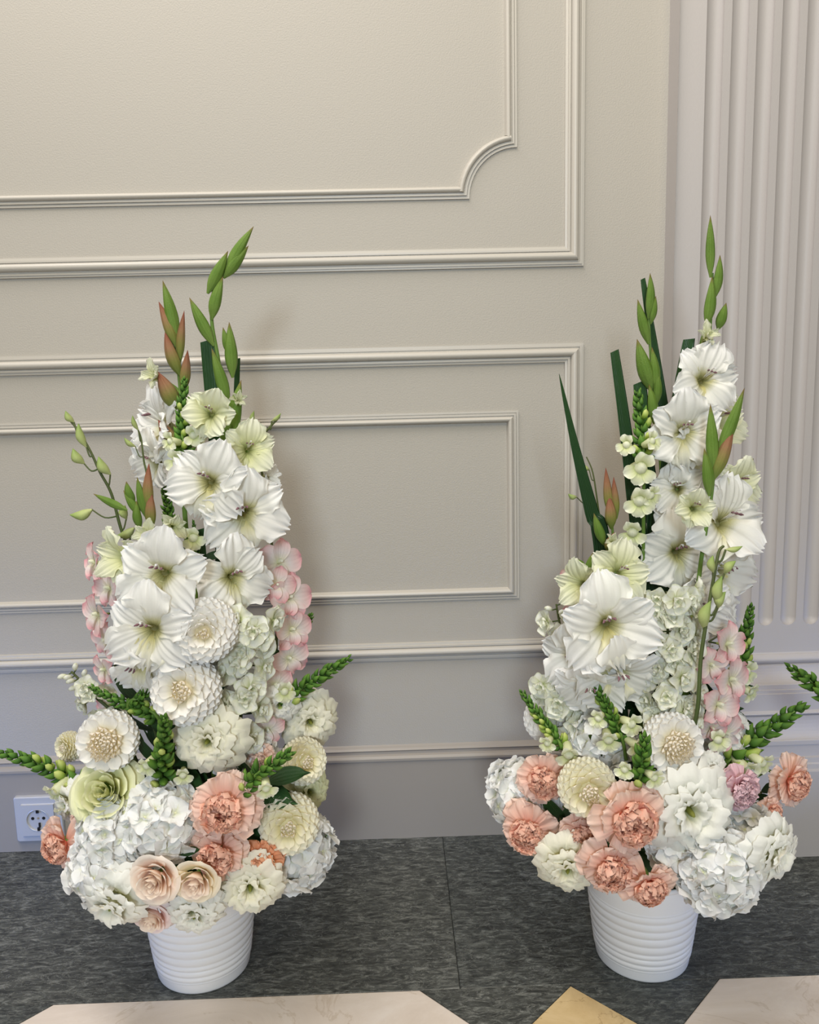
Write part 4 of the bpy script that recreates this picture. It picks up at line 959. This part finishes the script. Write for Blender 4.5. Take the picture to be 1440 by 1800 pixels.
orchid('R', 'thin orchid stem with one green bud at the left of the right group', [(1060, 960), (1050, 880), (1042, 830), (1031, 803)], [(1036, 826, 1024, 815, 12), (1014, 874, 999, 868, 12)], [(1004, 1012, 34, -.6, .1, .02), (1014, 1080, 44, -.5, .0, .02)], -.01, -.02, 3, .0014)
snapdragon('R', 'upright green snapdragon with white florets among the strap leaves', [(1132, 812), (1128, 750), (1120, 690)], 42, [(1126, 822, 66, .0, .1), (1124, 880, 62, -.1, .0), (1112, 935, 56, -.3, -.1), (1146, 775, 40, .4, .4), (1102, 782, 42, -.5, .3), (1144, 870, 44, .4, .0)], .05, .02, seed=1)
snapdragon('R', 'upright green snapdragon on the right beside the plinth mouldings', [(1296, 1200), (1306, 1150), (1312, 1110), (1322, 1066)], 40, [(1312, 1180, 50, .4, .1), (1318, 1215, 44, .5, -.1)], .0, -.02, seed=2)
snapdragon('R', 'largest green snapdragon leaning far right in front of the plinth', [(1268, 1352), (1310, 1310), (1352, 1282), (1412, 1240)], 56, [(1310, 1352, 62, .2, -.2), (1262, 1300, 46, -.1, .3), (1340, 1340, 50, .4, -.1)], .10, .07, seed=3)
snapdragon('R', 'green snapdragon pointing left above the upper salmon carnation', [(992, 1318), (972, 1290), (944, 1254), (918, 1216)], 34, [(1000, 1326, 54, -.1, -.2), (962, 1306, 36, -.5, .0)], .10, .06, seed=4)
snapdragon('R', 'green snapdragon standing over the front cream dahlia', [(1096, 1306), (1082, 1270), (1060, 1230), (1040, 1194)], 36, [(1110, 1272, 48, .3, .1), (1070, 1300, 50, -.1, -.1), (1052, 1262, 40, -.5, .1), (1118, 1310, 44, .4, -.1)], .13, .11, seed=5)
snapdragon('R', 'short green snapdragon between the two right dahlias', [(1126, 1378), (1128, 1345), (1134, 1294)], 46, [(1098, 1352, 40, -.3, .1), (1150, 1366, 44, .3, .0)], .18, .19, seed=6)
delphinium('R', 'broad white delphinium column in the middle of the right group', [(1172, 1262), (1176, 1190), (1174, 1110), (1172, 1040)], 112, 38, 44, .10, 0, 2)
delphinium('R', 'white delphinium standing out at the left of the right group', [(1010, 1200), (1000, 1150), (985, 1100), (978, 1062)], 56, 14, 40, .02, 3, 5)
delphinium('R', 'white delphinium low at left above the left snapdragon', [(1005, 1300), (990, 1240), (975, 1190)], 80, 16, 42, .05, 0, 6)
dahlia('R', 1032, 1384, 120, 'cream pompon dahlia between the salmon carnations at right', 'cream', f=(-.05, -.02), dd=.02, heart=.14)
dahlia('R', 1182, 1306, 124, 'white pompon dahlia with a beige heart in the right group', f=(.1, .08), dd=.01, heart=.30)
dahlia('R', 962, 1264, 96, 'white shaggy dahlia behind the left pointing snapdragon', f=(-.4, .1), dd=-.05, heart=.05)
carnation('R', 956, 1366, 94, 'upper left salmon carnation of the right arrangement', f=(-.25, .1), seed=11)
carnation('R', 930, 1458, 100, 'salmon carnation at the far left above the floor joint', f=(-.3, -.05), seed=12)
carnation('R', 1106, 1436, 130, 'largest salmon carnation in front of the right bucket', f=(.05, .1), dd=.03, seed=13)
carnation('R', 1072, 1520, 108, 'salmon carnation over the left rim of the right bucket', f=(-.05, -.1), dd=.01, seed=14)
carnation('R', 1138, 1552, 96, 'lowest salmon carnation hanging over the right bucket', f=(.05, -.2), dd=.01, seed=15)
carnation('R', 1022, 1462, 76, 'deep salmon carnation peeping out beneath the cream dahlia', f=(-.1, -.1), dd=-.02, seed=16)
carnation('R', 1298, 1386, 82, 'mauve pink carnation left of the far right salmon one', 'mauve', f=(.15, .05), seed=17)
carnation('R', 1386, 1372, 88, 'pale salmon carnation at the far right edge', 'salmon', f=(.45, -.05), dd=-.01, seed=18)
carnation('R', 1352, 1428, 56, 'small pink carnation above the drooping right lisianthus', f=(.3, .1), dd=-.03, seed=19)
lisianthus('R', 1216, 1430, 158, 'large open white lisianthus in the right arrangement', 'white', f=(.0, .05), dd=.02, seed=11, wild=2)
lisianthus('R', 998, 1530, 112, 'cream lisianthus at the lower left of the right arrangement', f=(-.2, -.15), seed=12, wild=1)
lisianthus('R', 1366, 1502, 116, 'white lisianthus drooping at the lower right', 'white', f=(.45, -.15), dd=.04, seed=13, wild=1)
lisianthus('R', 1252, 1352, 52, 'small closed white lisianthus above the mauve carnation', 'white', f=(.0, .1), dd=-.01, seed=14)
hydrangea('R', 1262, 1526, 150, 'white hydrangea over the right rim of the right bucket', f=(.1, -.15), dd=.0, seed=11, cnt=66)
hydrangea('R', 1306, 1466, 124, 'white hydrangea below the mauve carnation', f=(.3, .0), dd=-.03, seed=12, cnt=54)
hydrangea('R', 922, 1398, 130, 'white hydrangea along the left edge behind the carnations', f=(-.55, .05), dd=-.07, seed=13, cnt=58)
hydrangea('R', 1190, 1490, 112, 'white hydrangea in the middle below the large lisianthus', f=(.0, -.1), dd=-.03, seed=14, cnt=50)
hydrangea('R', 1060, 1300, 116, 'white hydrangea behind the front green snapdragons', f=(-.1, .1), dd=-.05, seed=15, cnt=50)
sprig('R', 'dark leaves in the gap beside the broad delphinium', 1112, 1090, .0, .2, 11, seed=11)
sprig('R', 'dark leaves under the right orchid stem', 1232, 1262, .06, .12, 9, seed=12)
sprig('R', 'dark leaves behind the far right carnation', 1340, 1392, .06, .08, 7, seed=13, size=.04)
sprig('R', 'dark leaves below the largest salmon carnation', 1150, 1490, .12, .1, 8, seed=14)
sprig('R', 'dark leaves beneath the cream dahlia of the right group', 985, 1440, .10, .1, 8, seed=15)
sprig('R', 'dark leaves high among the right strap leaves', 1160, 900, -.03, .25, 12, seed=16, size=.05)
sprig('R', 'dark leaves between dahlia and lisianthus at right', 1210, 1370, .10, .1, 8, seed=17)
sprig('R', 'dark leaves behind the right group pink orchids', 1262, 1220, -.02, .15, 9, seed=18)

# the neighbouring arrangement whose spike enters at the right edge
bucket('N', 'ribbed white bucket standing just beyond the right edge')
snapdragon('N', 'green snapdragon spike entering the picture at the right edge', [(1500, 1262), (1460, 1225), (1424, 1196), (1388, 1174)], 52, 0, .02, .0, seed=21)

hydrangea('L', 420, 1170, 110, 'white hydrangea deep behind the left delphinium spike', f=(.1, .1), dd=-.09, seed=31, cnt=44)
hydrangea('R', 1190, 1110, 120, 'white hydrangea deep behind the broad delphinium column', f=(.1, .1), dd=-.09, seed=33, cnt=48)
hydrangea('R', 1270, 1300, 110, 'white hydrangea deep behind the largest right snapdragon', f=(.3, .1), dd=-.08, seed=34, cnt=44)
sprig('L', 'dark leaves in the narrow gap above the upper left dahlia', 352, 985, .0, .2, 12, seed=31, size=.05)
sprig('L', 'dark leaves behind the cream lisianthus on the left flank', 300, 1180, .02, .15, 10, seed=32, size=.07)
sprig('R', 'dark leaves left of the broad delphinium by the big bloom', 1130, 1180, .02, .15, 10, seed=33, size=.07)
